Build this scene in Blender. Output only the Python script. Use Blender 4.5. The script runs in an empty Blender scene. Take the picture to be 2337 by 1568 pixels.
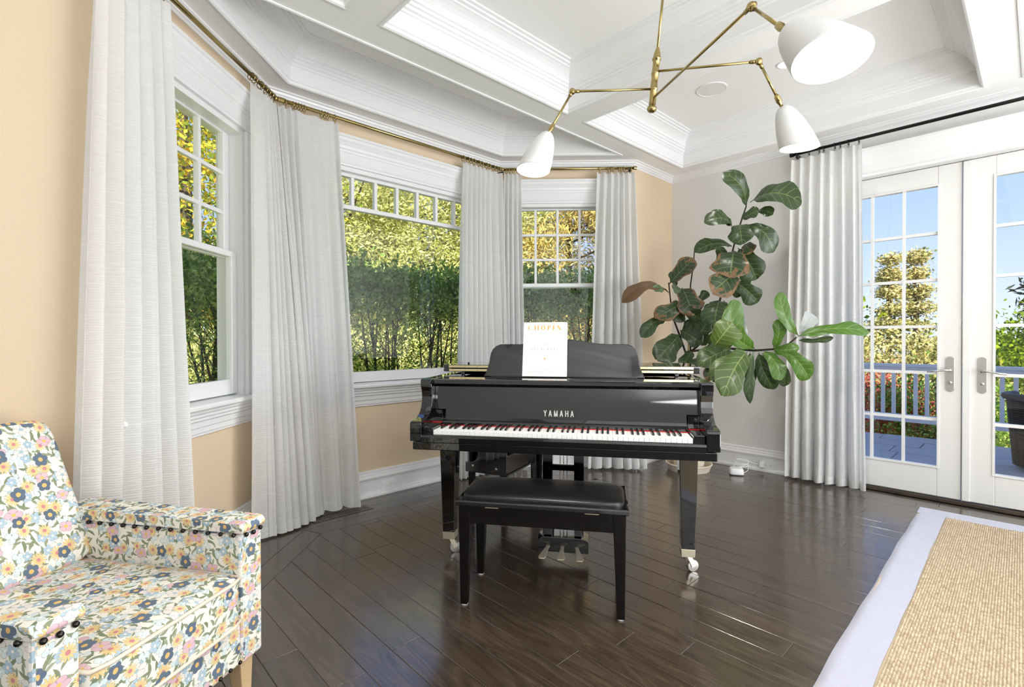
import bpy, math, random
import numpy as np
from mathutils import Vector, Matrix

random.seed(7)
RNG = np.random.default_rng(11)
SC = bpy.context.scene
COL = SC.collection
PI = math.pi

# ------------------------------------------------------------------ camera
CAM = Vector((0.0, 0.0, 1.2))
YAW, PITCH, ROLL, FPX = 0.0282, 0.0085, 0.0023, 1138.0
_a = PI / 4 + YAW
_f = Vector((math.cos(_a), math.sin(_a), 0)); _r = Vector((math.sin(_a), -math.cos(_a), 0)); _d = Vector((0, 0, -1))
_f2 = _f * math.cos(PITCH) + _d * math.sin(PITCH)
_d2 = _d * math.cos(PITCH) - _f * math.sin(PITCH)
_r3 = _r * math.cos(ROLL) + _d2 * math.sin(ROLL)
_d3 = _d2 * math.cos(ROLL) - _r * math.sin(ROLL)
cam_data = bpy.data.cameras.new('camera')
cam_data.sensor_width = 36.0
cam_data.lens = FPX / 2337.0 * 36.0
cam_data.clip_start = 0.05
cam_data.clip_end = 300
cam = bpy.data.objects.new('camera', cam_data)
COL.objects.link(cam)
m3 = Matrix((_r3, -_d3, -_f2)).transposed()
cam.matrix_world = Matrix.Translation(CAM) @ m3.to_4x4()
SC.camera = cam

# ------------------------------------------------------------------ exposure / colour management
SC.view_settings.view_transform = 'Standard'
SC.view_settings.look = 'None'
SC.view_settings.exposure = 0.13
SC.view_settings.gamma = 1.0
SC.view_settings.use_curve_mapping = False
try:
    SC.cycles.use_denoising = True
    SC.cycles.max_bounces = 10
    SC.cycles.diffuse_bounces = 5
    SC.cycles.transparent_max_bounces = 24
    SC.cycles.sample_clamp_indirect = 6.0
    SC.cycles.caustics_reflective = False
    SC.cycles.caustics_refractive = False
except Exception:
    pass


def lin(c):
    """sRGB 0-255 tuple -> linear rgba"""
    o = []
    for v in c[:3]:
        v = v / 255.0
        o.append(v / 12.92 if v <= 0.04045 else ((v + 0.055) / 1.055) ** 2.4)
    return (*o, 1.0)


# ------------------------------------------------------------------ sky (clear autumn day)
world = bpy.data.worlds.new('sky'); SC.world = world
world.use_nodes = True
wn = world.node_tree.nodes; wl = world.node_tree.links
wn.clear()
w_out = wn.new('ShaderNodeOutputWorld'); w_bg = wn.new('ShaderNodeBackground')
w_tc = wn.new('ShaderNodeTexCoord'); w_sep = wn.new('ShaderNodeSeparateXYZ'); w_ramp = wn.new('ShaderNodeValToRGB')
wl.new(w_tc.outputs['Generated'], w_sep.inputs[0]); wl.new(w_sep.outputs['Z'], w_ramp.inputs[0])
wl.new(w_ramp.outputs[0], w_bg.inputs[0]); wl.new(w_bg.outputs[0], w_out.inputs[0])
er = w_ramp.color_ramp
er.elements[0].position = 0.0; er.elements[0].color = (.74, .82, 1.0, 1)
er.elements[1].position = 1.0; er.elements[1].color = (.13, .28, .78, 1)
for p, c in ((0.08, (.60, .72, 1.0)), (0.2, (.43, .59, 1.0)), (0.34, (.34, .51, .97)), (0.6, (.22, .39, .88))):
    e = er.elements.new(p); e.color = (*c, 1)
w_bg.inputs[1].default_value = 1.2

# ------------------------------------------------------------------ sun (behind the house)
sun_d = bpy.data.lights.new('sun', 'SUN'); sun_d.energy = 11.5; sun_d.angle = 0.009; sun_d.color = (1.0, 0.95, 0.84)
sun = bpy.data.objects.new('sun', sun_d); COL.objects.link(sun)
_sd = Vector((0.68, 0.73, -0.74)).normalized()
sun.rotation_euler = _sd.to_track_quat('-Z', 'Y').to_euler()


def area(name, loc, to, sx, sy, power, col=(1, 1, 1)):
    d = bpy.data.lights.new(name, 'AREA'); d.shape = 'RECTANGLE'; d.size = sx; d.size_y = sy; d.energy = power; d.color = col
    o = bpy.data.objects.new(name, d); COL.objects.link(o); o.location = loc
    o.rotation_euler = (Vector(to) - Vector(loc)).to_track_quat('-Z', 'Y').to_euler()
    return o


# unseen fills added for bounced flash, pointing up at the ceiling behind the camera
LC = (0.93, 0.965, 1.0)
area('bounce_fill_a', (1.6, -1.5, 0.32), (1.65, -1.4, 3.0), 1.4, 1.2, 58.0, LC)
area('bounce_fill_b', (-1.3, -3.2, 0.8), (-1.3, -3.1, 3.0), 1.8, 1.6, 115.0, LC)
area('bounce_fill_c', (2.9, -3.1, 0.5), (2.9, -3.0, 3.0), 1.8, 1.6, 125.0, LC)
# softbox is an unseen lamp added to brighten the lower walls
area('area_fill', (3.0, -3.5, 1.2), (2.6, 3.4, 0.6), 3.0, 1.7, 115.0, LC)

# ------------------------------------------------------------------ helpers


class MB:
    def __init__(s):
        s.v = []; s.f = []; s.uv = None

    def add(s, verts, faces):
        o = len(s.v)
        s.v.extend([tuple(map(float, p)) for p in verts])
        s.f.extend([tuple(i + o for i in f) for f in faces])
        return s

    def box(s, lo, hi, F=None):
        x0, y0, z0 = lo; x1, y1, z1 = hi
        vs = [(x0, y0, z0), (x1, y0, z0), (x1, y1, z0), (x0, y1, z0), (x0, y0, z1), (x1, y0, z1), (x1, y1, z1), (x0, y1, z1)]
        if F: vs = [F(*p) for p in vs]
        fs = [(0, 3, 2, 1), (4, 5, 6, 7), (0, 1, 5, 4), (1, 2, 6, 5), (2, 3, 7, 6), (3, 0, 4, 7)]
        o_ = Vector(vs[0])
        if (Vector(vs[1]) - o_).cross(Vector(vs[3]) - o_).dot(Vector(vs[4]) - o_) < 0: fs = [f[::-1] for f in fs]
        return s.add(vs, fs)

    def frustum(s, c0, h0, c1, h1):
        """square tapered bar: bottom centre c0 half sizes h0=(hx,hy), top centre c1 half sizes h1"""
        vs = []
        for c, h in ((c0, h0), (c1, h1)):
            for sx, sy in ((-1, -1), (1, -1), (1, 1), (-1, 1)):
                vs.append((c[0] + sx * h[0], c[1] + sy * h[1], c[2]))
        return s.add(vs, [(0, 3, 2, 1), (4, 5, 6, 7), (0, 1, 5, 4), (1, 2, 6, 5), (2, 3, 7, 6), (3, 0, 4, 7)])

    def bar(s, p, q, w, h, up=(0, 0, 1)):
        p = Vector(p); q = Vector(q); a = (q - p).normalized(); u = Vector(up)
        sd = a.cross(u)
        if sd.length < 1e-5: sd = a.cross(Vector((1, 0, 0)))
        sd.normalize(); u = sd.cross(a).normalized()
        vs = []
        for c in (p, q):
            for i, j in ((-1, -1), (1, -1), (1, 1), (-1, 1)):
                vs.append(c + sd * (i * w / 2) + u * (j * h / 2))
        return s.add(vs, [(0, 3, 2, 1), (4, 5, 6, 7), (0, 1, 5, 4), (1, 2, 6, 5), (2, 3, 7, 6), (3, 0, 4, 7)])

    def tube(s, path, r, n=10, caps=True):
        P = [Vector(p) for p in path]; m = len(P)
        R = list(r) if isinstance(r, (list, tuple)) else [r] * m
        o = len(s.v); prev = None
        for i, p in enumerate(P):
            t = (P[min(i + 1, m - 1)] - P[max(i - 1, 0)]).normalized()
            if prev is None:
                u = t.orthogonal().normalized()
            else:
                u = (prev - t * prev.dot(t))
                u = u.normalized() if u.length > 1e-6 else t.orthogonal().normalized()
            prev = u; w = t.cross(u)
            for k in range(n):
                a = 2 * PI * k / n
                s.v.append(tuple(p + (u * math.cos(a) + w * math.sin(a)) * R[i]))
        for i in range(m - 1):
            for k in range(n):
                k2 = (k + 1) % n
                s.f.append((o + i * n + k, o + i * n + k2, o + (i + 1) * n + k2, o + (i + 1) * n + k))
        if caps:
            s.f.append(tuple(o + k for k in range(n - 1, -1, -1)))
            s.f.append(tuple(o + (m - 1) * n + k for k in range(n)))
        return s

    def lathe(s, prof, n=20, origin=(0, 0, 0), axis=(0, 0, 1), cap0=False, cap1=False):
        O = Vector(origin); A = Vector(axis).normalized(); U = A.orthogonal().normalized(); W = A.cross(U)
        o = len(s.v); m = len(prof)
        for r, z in prof:
            for k in range(n):
                a = 2 * PI * k / n
                s.v.append(tuple(O + A * z + (U * math.cos(a) + W * math.sin(a)) * max(r, 1e-5)))
        for i in range(m - 1):
            for k in range(n):
                k2 = (k + 1) % n
                s.f.append((o + i * n + k, o + i * n + k2, o + (i + 1) * n + k2, o + (i + 1) * n + k))
        if cap0: s.f.append(tuple(o + k for k in range(n - 1, -1, -1)))
        if cap1: s.f.append(tuple(o + (m - 1) * n + k for k in range(n)))
        return s

    def torus(s, c, axis, R, r, n=16, k=6):
        C_ = Vector(c); A = Vector(axis).normalized(); U = A.orthogonal().normalized(); W = A.cross(U)
        o = len(s.v)
        for i in range(n):
            a = 2 * PI * i / n; d = U * math.cos(a) + W * math.sin(a)
            for j in range(k):
                b = 2 * PI * j / k
                s.v.append(tuple(C_ + d * (R + r * math.cos(b)) + A * (r * math.sin(b))))
        for i in range(n):
            for j in range(k):
                i2 = (i + 1) % n; j2 = (j + 1) % k
                s.f.append((o + i * k + j, o + i2 * k + j, o + i2 * k + j2, o + i * k + j2))
        return s

    def prism(s, poly, F, t0, t1):
        """poly: list of 2-D points, F(a,b,t)->3-D"""
        n = len(poly)
        vs = [F(a, b, t0) for a, b in poly] + [F(a, b, t1) for a, b in poly]
        fs = [tuple(range(n - 1, -1, -1)), tuple(range(n, 2 * n))]
        fs += [(i, (i + 1) % n, n + (i + 1) % n, n + i) for i in range(n)]
        return s.add(vs, fs)

    def sphere(s, c, r, n=10, m=6, sq=1.0):
        c = Vector(c); o = len(s.v)
        for i in range(m + 1):
            t = PI * i / m
            for k in range(n):
                a = 2 * PI * k / n
                s.v.append((c.x + r * math.sin(t) * math.cos(a), c.y + r * math.sin(t) * math.sin(a), c.z + r * sq * math.cos(t)))
        for i in range(m):
            for k in range(n):
                k2 = (k + 1) % n
                s.f.append((o + i * n + k, o + (i + 1) * n + k, o + (i + 1) * n + k2, o + i * n + k2))
        return s

    def pillow(s, h, p=5.0, n=8, F=None):
        """rounded box with half sizes h"""
        def pt(x, y, z):
            k = (abs(x) ** p + abs(y) ** p + abs(z) ** p) ** (1.0 / p)
            q = (x / k * h[0], y / k * h[1], z / k * h[2])
            return F(*q) if F else q
        for ax in range(3):
            for sg in (-1, 1):
                o = len(s.v)
                for i in range(n + 1):
                    for j in range(n + 1):
                        a = -1 + 2 * i / n; b = -1 + 2 * j / n
                        c = [0, 0, 0]; c[ax] = sg; c[(ax + 1) % 3] = a; c[(ax + 2) % 3] = b
                        s.v.append(tuple(pt(*c)))
                for i in range(n):
                    for j in range(n):
                        q = (o + i * (n + 1) + j, o + (i + 1) * (n + 1) + j, o + (i + 1) * (n + 1) + j + 1, o + i * (n + 1) + j + 1)
                        s.f.append(q if sg > 0 else q[::-1])
        return s

    def build(s, name, mat, parent=None, w=False, smooth=False, bevel=0, seg=2, kind=None, label=None, uv=None, weld=False):
        me = bpy.data.meshes.new(name)
        vs = s.v
        if w and parent is not None:
            off = Vector((0, 0, 0)); q = parent
            while q is not None:
                off += q.location; q = q.parent
            vs = [(a - off.x, b - off.y, c - off.z) for a, b, c in vs]
        me.from_pydata(vs, [], s.f)
        if s.uv is not None or uv == 'box':
            ul = me.uv_layers.new(name='UVMap')
            if s.uv is not None:
                for lp in me.loops: ul.data[lp.index].uv = s.uv[lp.vertex_index]
            else:
                for p in me.polygons:
                    nx, ny, nz = abs(p.normal.x), abs(p.normal.y), abs(p.normal.z)
                    for li in p.loop_indices:
                        c = me.vertices[me.loops[li].vertex_index].co
                        ul.data[li].uv = (c.x, c.y) if nz >= nx and nz >= ny else ((c.y + .31, c.z + .17) if nx >= ny else (c.x + .53, c.z + .07))
        if smooth:
            me.polygons.foreach_set('use_smooth', [True] * len(me.polygons))
        me.materials.append(mat)
        o = bpy.data.objects.new(name, me); COL.objects.link(o)
        if parent is not None: o.parent = parent
        if weld:
            wd = o.modifiers.new('weld', 'WELD'); wd.merge_threshold = 0.0004
        if bevel:
            b = o.modifiers.new('bevel', 'BEVEL'); b.width = bevel; b.segments = seg; b.limit_method = 'ANGLE'; b.angle_limit = 0.6
            b.harden_normals = False
        if kind: o['kind'] = kind
        if label: o['label'] = label
        return o


def raw_mesh(name, V, F, mat, parent=None, loc=None, kind=None, smooth=False):
    """numpy arrays: V (n,3), F (m,4)"""
    V = np.asarray(V, np.float32); F = np.asarray(F, np.int32)
    me = bpy.data.meshes.new(name); k = F.shape[1]
    me.vertices.add(len(V)); me.vertices.foreach_set('co', V.ravel())
    me.loops.add(F.size); me.loops.foreach_set('vertex_index', F.ravel())
    me.polygons.add(len(F)); me.polygons.foreach_set('loop_start', np.arange(0, F.size, k, dtype=np.int32))
    if smooth: me.polygons.foreach_set('use_smooth', np.ones(len(F), bool))
    me.update(calc_edges=True)
    me.materials.append(mat)
    o = bpy.data.objects.new(name, me); COL.objects.link(o)
    if parent is not None: o.parent = parent
    if loc is not None: o.location = loc
    if kind: o['kind'] = kind
    return o


def thing(name, label, cat, loc=(0, 0, 0), rotz=0.0, group=None):
    o = bpy.data.objects.new(name, None); COL.objects.link(o)
    o.empty_display_size = 0.1
    o.location = loc; o.rotation_euler = (0, 0, rotz)
    o['label'] = label; o['category'] = cat
    if group: o['group'] = group
    return o


def tag(o, label, cat, group=None):
    o['label'] = label; o['category'] = cat
    if group: o['group'] = group
    return o


def struct(o, label=None):
    o['kind'] = 'structure'
    if label: o['label'] = label
    return o


def sempty(name, label, loc=(0, 0, 0)):
    o = bpy.data.objects.new(name, None); COL.objects.link(o); o.location = loc
    o['kind'] = 'structure'; o['label'] = label
    return o


# ------------------------------------------------------------------ materials
class NT:
    def __init__(s, name):
        s.m = bpy.data.materials.new(name); s.m.use_nodes = True
        s.t = s.m.node_tree; s.n = s.t.nodes; s.l = s.t.links
        s.b = s.n['Principled BSDF']

    def new(s, t, **k):
        x = s.n.new('ShaderNode' + t)
        for a, v in k.items(): setattr(x, a, v)
        return x

    def put(s, sock, v):
        if isinstance(v, bpy.types.NodeSocket): s.l.new(v, sock)
        else: sock.default_value = v

    def M(s, op, a, b=None, c=None, clamp=False):
        x = s.new('Math', operation=op); x.use_clamp = clamp
        s.put(x.inputs[0], a)
        if b is not None: s.put(x.inputs[1], b)
        if c is not None: s.put(x.inputs[2], c)
        return x.outputs[0]

    def mix(s, f, a, b):
        x = s.new('Mix', data_type='RGBA'); s.put(x.inputs['Factor'], f)
        s.put(x.inputs['A'], a); s.put(x.inputs['B'], b)
        return x.outputs['Result']

    def ramp(s, f, *st):
        x = s.new('ValToRGB'); s.put(x.inputs[0], f); e = x.color_ramp.elements
        e[0].position, e[0].color = st[0]; e[1].position, e[1].color = st[-1]
        for p, c in st[1:-1]:
            q = e.new(p); q.color = c
        return x.outputs[0]

    def noise(s, vec, scale, detail=3.0, rough=0.5, dist=0.0):
        x = s.new('TexNoise'); s.put(x.inputs['Vector'], vec)
        x.inputs['Scale'].default_value = scale; x.inputs['Detail'].default_value = detail
        x.inputs['Roughness'].default_value = rough; x.inputs['Distortion'].default_value = dist
        return x.outputs['Fac']

    def mapping(s, vec, scale=(1, 1, 1), loc=(0, 0, 0), rot=(0, 0, 0)):
        x = s.new('Mapping'); s.put(x.inputs['Vector'], vec)
        s.put(x.inputs['Scale'], scale); s.put(x.inputs['Location'], loc); s.put(x.inputs['Rotation'], rot)
        return x.outputs[0]

    def obj(s): return s.new('TexCoord').outputs['Object']
    def uv(s): return s.new('TexCoord').outputs['UV']

    def bump(s, h, strength=0.3, dist=0.01):
        x = s.new('Bump'); s.put(x.inputs['Height'], h); x.inputs['Strength'].default_value = strength; x.inputs['Distance'].default_value = dist
        s.l.new(x.outputs[0], s.b.inputs['Normal'])
        return x.outputs[0]


def pbr(name, col, rough=0.5, metal=0.0, coat=0.0, spec=0.5, noise=0.0, nscale=8.0):
    t = NT(name); c = lin(col)
    t.b.inputs['Base Color'].default_value = c
    t.b.inputs['Roughness'].default_value = rough; t.b.inputs['Metallic'].default_value = metal
    t.b.inputs['Coat Weight'].default_value = coat; t.b.inputs['Coat Roughness'].default_value = 0.03
    t.b.inputs['Specular IOR Level'].default_value = spec
    if noise:
        n = t.noise(t.obj(), nscale, 4.0)
        d = tuple(v * (1 - noise) for v in c[:3]) + (1,)
        t.l.new(t.mix(n, d, c), t.b.inputs['Base Color'])
    return t.m


MAT = {}
MAT['beige'] = pbr('beige_paint', (224, 202, 172), 0.6, noise=0.02, nscale=3)
MAT['greywall'] = pbr('pale_grey_paint', (226, 225, 223), 0.6, noise=0.015, nscale=3)
MAT['ceil'] = pbr('ceiling_white_paint', (240, 239, 237), 0.5, noise=0.01, nscale=3)
MAT['trim'] = pbr('white_gloss_trim', (234, 234, 234), 0.3, noise=0.01, nscale=4)
MAT['door'] = pbr('white_door_paint', (226, 225, 222), 0.35, noise=0.01, nscale=4)
MAT['black'] = pbr('black_piano_lacquer', (8, 8, 9), 0.03, coat=0.8, spec=0.6, noise=0.2, nscale=2)
MAT['black'].node_tree.nodes['Principled BSDF'].inputs['Coat IOR'].default_value = 1.5
MAT['satin'] = pbr('black_satin_wood', (13, 10, 8), 0.22, spec=0.3, noise=0.3, nscale=6)
MAT['leather'] = pbr('black_leather', (20, 20, 21), 0.33, noise=0.2, nscale=40)
MAT['brass'] = pbr('aged_brass', (188, 168, 112), 0.22, 1.0, noise=0.2, nscale=20)
MAT['brightbrass'] = pbr('polished_brass', (238, 222, 172), 0.14, 1.0, noise=0.1, nscale=20)
MAT['palebrass'] = pbr('pale_brass', (230, 218, 192), 0.22, 0.5, noise=0.1, nscale=20)
MAT['nickel'] = pbr('brushed_nickel', (206, 203, 198), 0.25, 0.8, noise=0.1, nscale=20)
MAT['gunmetal'] = pbr('dark_gunmetal', (60, 58, 58), 0.3, 1.0, noise=0.1, nscale=30)
MAT['ivory'] = pbr('white_key_plastic', (246, 246, 243), 0.2, noise=0.01)
MAT['felt'] = pbr('red_felt', (196, 34, 30), 0.9, noise=0.2, nscale=60)
MAT['paper'] = pbr('white_paper', (224, 224, 221), 0.6, noise=0.01)
MAT['inkorange'] = pbr('orange_print', (222, 138, 56), 0.6, noise=0.02)
MAT['inkgrey'] = pbr('grey_print', (120, 118, 116), 0.6, noise=0.02)
MAT['inklight'] = pbr('pale_grey_print', (176, 174, 172), 0.6, noise=0.02)
MAT['silverletter'] = pbr('silver_inlay', (225, 222, 212), 0.3, 0.6, noise=0.05)
MAT['plastic'] = pbr('white_plastic', (238, 238, 237), 0.35, noise=0.01)
MAT['darkslot'] = pbr('dark_slot', (35, 33, 31), 0.6, noise=0.1)
MAT['shade'] = pbr('white_enamel_shade', (228, 228, 226), 0.3, noise=0.01)
MAT['clay'] = pbr('cream_clay', (226, 214, 196), 0.6, noise=0.08, nscale=12)
MAT['soil'] = pbr('dark_soil', (52, 40, 30), 0.95, noise=0.4, nscale=40)
MAT['bark'] = pbr('dark_bark', (46, 38, 30), 0.85, noise=0.4, nscale=60)
MAT['bamboo'] = pbr('bamboo_stake', (186, 156, 104), 0.6, noise=0.2, nscale=30)
MAT['oakleg'] = pbr('pale_oak', (206, 176, 134), 0.45, noise=0.15, nscale=25)
MAT['grille'] = pbr('speaker_grille', (226, 225, 222), 0.7, noise=0.03, nscale=200)
MAT['slate'] = pbr('bluestone', (196, 194, 196), 0.8, noise=0.25, nscale=3)
MAT['joint'] = pbr('pale_mortar', (200, 202, 214), 0.9, noise=0.1)
MAT['rail'] = pbr('white_rail_paint', (236, 238, 244), 0.5, noise=0.03)
MAT['wicker'] = pbr('dark_wicker', (52, 47, 45), 0.55, noise=0.3, nscale=50)
MAT['cushion'] = pbr('pale_cushion', (214, 216, 230), 0.9, noise=0.05, nscale=30)
MAT['siding'] = pbr('house_shingle', (150, 144, 134), 0.8, noise=0.15, nscale=6)
MAT['trunk'] = pbr('tree_trunk', (84, 72, 58), 0.9, noise=0.4, nscale=20)
MAT['stemdark'] = pbr('shrub_stem', (58, 50, 36), 0.9, noise=0.4, nscale=20)
MAT['subfloor'] = pbr('dark_floor_gap', (30, 23, 17), 0.6, noise=0.2)
MAT['jet'] = pbr('black_key_ebony', (16, 16, 17), 0.25, noise=0.1)


def emis(name, col, strength):
    t = NT(name); t.b.inputs['Base Color'].default_value = (0.9, 0.9, 0.9, 1)
    t.b.inputs['Emission Color'].default_value = col; t.b.inputs['Emission Strength'].default_value = strength
    n = t.noise(t.obj(), 5.0); t.l.new(t.mix(n, col, tuple(v * .97 for v in col[:3]) + (1,)), t.b.inputs['Emission Color'])
    return t.m


MAT['bulb'] = emis('lit_bulb', (1.0, 0.97, 0.92, 1), 4.0)
MAT['downlight'] = emis('lit_downlight', (1.0, 0.98, 0.95, 1), 6.0)


def glass_mat():
    t = NT('window_glass'); t.n.remove(t.b)
    out = t.n['Material Output']; tr = t.new('BsdfTransparent'); gl = t.new('BsdfGlossy'); fr = t.new('LayerWeight'); mx = t.new('MixShader')
    gl.inputs['Roughness'].default_value = 0.0; tr.inputs['Color'].default_value = (0.985, 0.99, 0.985, 1)
    t.l.new(t.M('ADD', t.M('MULTIPLY', t.M('POWER', fr.outputs['Facing'], 5.0), 0.5), 0.025), mx.inputs[0]); t.l.new(tr.outputs[0], mx.inputs[1]); t.l.new(gl.outputs[0], mx.inputs[2])
    t.l.new(mx.outputs[0], out.inputs[0])
    return t.m


MAT['glass'] = glass_mat()


def floor_mat():
    t = NT('dark_oak_floor'); o = t.obj()
    rnd = t.new('ObjectInfo').outputs['Random']
    off = t.new('CombineXYZ'); t.put(off.inputs[0], t.M('MULTIPLY', rnd, 37.0)); t.put(off.inputs[1], t.M('MULTIPLY', rnd, 91.0)); t.put(off.inputs[2], rnd)
    ad = t.new('VectorMath', operation='ADD'); t.l.new(o, ad.inputs[0]); t.l.new(off.outputs[0], ad.inputs[1])
    v = ad.outputs[0]
    g1 = t.noise(t.mapping(v, (34, 2.2, 1)), 1.0, 6.0, 0.62, 0.5)
    wv = t.noise(t.mapping(v, (9, 0.8, 1)), 1.0, 2.0, 0.5, 0.6)
    rings = t.M('FRACT', t.M('MULTIPLY', wv, 11.0))
    ringm = t.M('MULTIPLY', t.M('ABSOLUTE', t.M('SUBTRACT', rings, 0.5)), 2.0)
    fac = t.M('ADD', t.M('MULTIPLY', g1, 0.65), t.M('MULTIPLY', ringm, 0.35))
    c = t.ramp(fac, (0.25, lin((54, 43, 33))), (0.5, lin((69, 56, 43))), (0.8, lin((84, 69, 54))))
    hs = t.new('HueSaturation'); t.l.new(c, hs.inputs['Color']); t.put(hs.inputs['Value'], t.M('ADD', t.M('MULTIPLY', rnd, 0.16), 0.84)); hs.inputs['Saturation'].default_value = 0.92
    t.l.new(hs.outputs[0], t.b.inputs['Base Color'])
    t.put(t.b.inputs['Roughness'], t.M('ADD', t.M('MULTIPLY', g1, 0.1), 0.15))
    t.b.inputs['Specular IOR Level'].default_value = 0.85
    t.b.inputs['Coat Weight'].default_value = 0.35; t.b.inputs['Coat Roughness'].default_value = 0.12
    cup = t.noise(t.mapping(v, (9, 1.3, 1)), 1.0, 1.0)
    h = t.M('ADD', t.M('MULTIPLY', fac, 0.25), t.M('MULTIPLY', cup, 1.2))
    t.bump(h, 0.16, 0.006)
    return t.m


MAT['floor'] = floor_mat()


def curtain_mat():
    t = NT('white_crinkle_cloth'); o = t.obj()
    n0 = t.noise(t.mapping(o, (9, 9, 60)), 1.0, 2.0, 0.5)
    sep = t.new('SeparateXYZ'); t.l.new(o, sep.inputs[0])
    ph = t.M('ADD', t.M('MULTIPLY', sep.outputs[2], 620.0), t.M('MULTIPLY', n0, 9.0))
    rib = t.M('MULTIPLY', t.M('ADD', t.M('SINE', ph), 1.0), 0.5)
    h = t.M('ADD', t.M('MULTIPLY', rib, t.noise(t.mapping(o, (22, 22, 120)), 1.0, 1.0)), t.M('MULTIPLY', n0, 0.4))
    col = t.mix(h, lin((231, 231, 230)), lin((245, 245, 245)))
    t.l.new(col, t.b.inputs['Base Color']); t.b.inputs['Roughness'].default_value = 0.85; t.b.inputs['Specular IOR Level'].default_value = 0.2
    nb = t.bump(h, 0.4, 0.005)
    tl = t.new('BsdfTranslucent'); tl.inputs[0].default_value = lin((245, 244, 240)); t.l.new(nb, tl.inputs['Normal'])
    mx = t.new('MixShader'); mx.inputs[0].default_value = 0.4
    t.l.new(t.b.outputs[0], mx.inputs[1]); t.l.new(tl.outputs[0], mx.inputs[2]); t.l.new(mx.outputs[0], t.n['Material Output'].inputs[0])
    return t.m


MAT['curtain'] = curtain_mat()


def foliage_mat(name, cols, nscale=0.6, transl=0.4):
    """cols: ramp of colours picked per leaf and by a slow noise"""
    t = NT(name)
    rnd = t.new('NewGeometry').outputs['Random Per Island']
    n = t.noise(t.obj(), nscale, 2.0)
    f = t.M('ADD', t.M('MULTIPLY', rnd, 0.5), t.M('MULTIPLY', n, 0.5))
    st = [(0.25 + 0.5 * i / (len(cols) - 1), lin(c)) for i, c in enumerate(cols)]
    c = t.ramp(f, *st)
    df = t.new('BsdfDiffuse'); tl = t.new('BsdfTranslucent'); t.l.new(c, df.inputs[0]); t.l.new(c, tl.inputs[0])
    mx = t.new('MixShader'); mx.inputs[0].default_value = transl
    t.l.new(df.outputs[0], mx.inputs[1]); t.l.new(tl.outputs[0], mx.inputs[2]); t.l.new(mx.outputs[0], t.n['Material Output'].inputs[0])
    t.n.remove(t.b)
    return t.m


MAT['hedgeleaf'] = foliage_mat('hedge_leaf', [(84, 118, 48), (126, 166, 70), (206, 222, 142)], 1.2)  # palest stop paints bright highlights onto the shaded leaves
MAT['hemlock'] = foliage_mat('hemlock_leaf', [(146, 152, 78), (200, 202, 122), (230, 226, 168), (208, 212, 134)], 0.5, 0.45)
MAT['maple'] = foliage_mat('autumn_maple_leaf', [(104, 136, 48), (166, 180, 64), (226, 212, 84), (240, 190, 70)], 0.5, 0.5)
MAT['pine'] = foliage_mat('golden_pine_leaf', [(120, 124, 84), (206, 180, 100), (234, 208, 130), (206, 192, 116)], 0.5, 0.4)
MAT['larch'] = foliage_mat('golden_conifer_leaf', [(96, 104, 58), (176, 170, 98), (226, 216, 160), (210, 184, 130)], 0.6, 0.4)
MAT['greentree'] = foliage_mat('bright_green_leaf', [(66, 92, 22), (128, 154, 30), (176, 190, 50)], 0.6, 0.45)
MAT['redshrub'] = foliage_mat('red_shrub_leaf', [(150, 58, 60), (206, 96, 92), (226, 140, 110)], 0.9, 0.4)
MAT['darkpine'] = foliage_mat('dark_pine_leaf', [(40, 48, 40), (66, 76, 62)], 0.9, 0.2)
MAT['grass'] = foliage_mat('lawn_grass', [(120, 132, 48), (170, 176, 70), (200, 198, 100)], 0.6, 0.3)


def leaf_mat(name, base, vein, brown=0.0, rough=0.3, transl=0.15, browncol=(158, 122, 84)):
    t = NT(name); sep = t.new('SeparateXYZ'); t.l.new(t.uv(), sep.inputs[0]); u, v = sep.outputs[0], sep.outputs[1]
    av = t.M('ABSOLUTE', v)
    lat = t.M('ABSOLUTE', t.M('SUBTRACT', t.M('FRACT', t.M('SUBTRACT', t.M('MULTIPLY', u, 6.5), t.M('MULTIPLY', av, 1.3))), 0.5))
    lm = t.M('LESS_THAN', lat, t.M('SUBTRACT', 0.055, t.M('MULTIPLY', av, 0.03)))
    mid = t.M('LESS_THAN', av, t.M('SUBTRACT', 0.07, t.M('MULTIPLY', u, 0.045)))
    vm = t.M('MAXIMUM', lm, mid)
    n = t.noise(t.obj(), 9.0, 3.0)
    b = lin(base); dk = tuple(x * 0.6 for x in b[:3]) + (1,)
    c = t.mix(n, dk, b)
    c = t.mix(t.M('MULTIPLY', vm, 0.75), c, lin(vein))
    if brown:
        nn = t.noise(t.mapping(t.uv(), (2.2, 1.6, 1)), 1.6, 3.0, 0.6)
        edge = t.M('MULTIPLY', t.M('MAXIMUM', t.M('POWER', av, 3.0), t.M('POWER', u, 5.0)), 0.42)
        bm = t.M('GREATER_THAN', t.M('ADD', nn, edge), 1.0 - brown)
        bn = t.mix(t.noise(t.obj(), 60.0, 4.0), lin((92, 68, 46)), lin(browncol))
        c = t.mix(bm, c, bn)
    t.l.new(c, t.b.inputs['Base Color']); t.b.inputs['Roughness'].default_value = rough
    t.bump(t.M('SUBTRACT', t.noise(t.obj(), 30.0, 2.0), t.M('MULTIPLY', vm, 0.6)), 0.25, 0.004)
    tl = t.new('BsdfTranslucent'); t.l.new(c, tl.inputs[0]); mx = t.new('MixShader'); mx.inputs[0].default_value = transl
    t.l.new(t.b.outputs[0], mx.inputs[1]); t.l.new(tl.outputs[0], mx.inputs[2]); t.l.new(mx.outputs[0], t.n['Material Output'].inputs[0])
    return t.m


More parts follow.
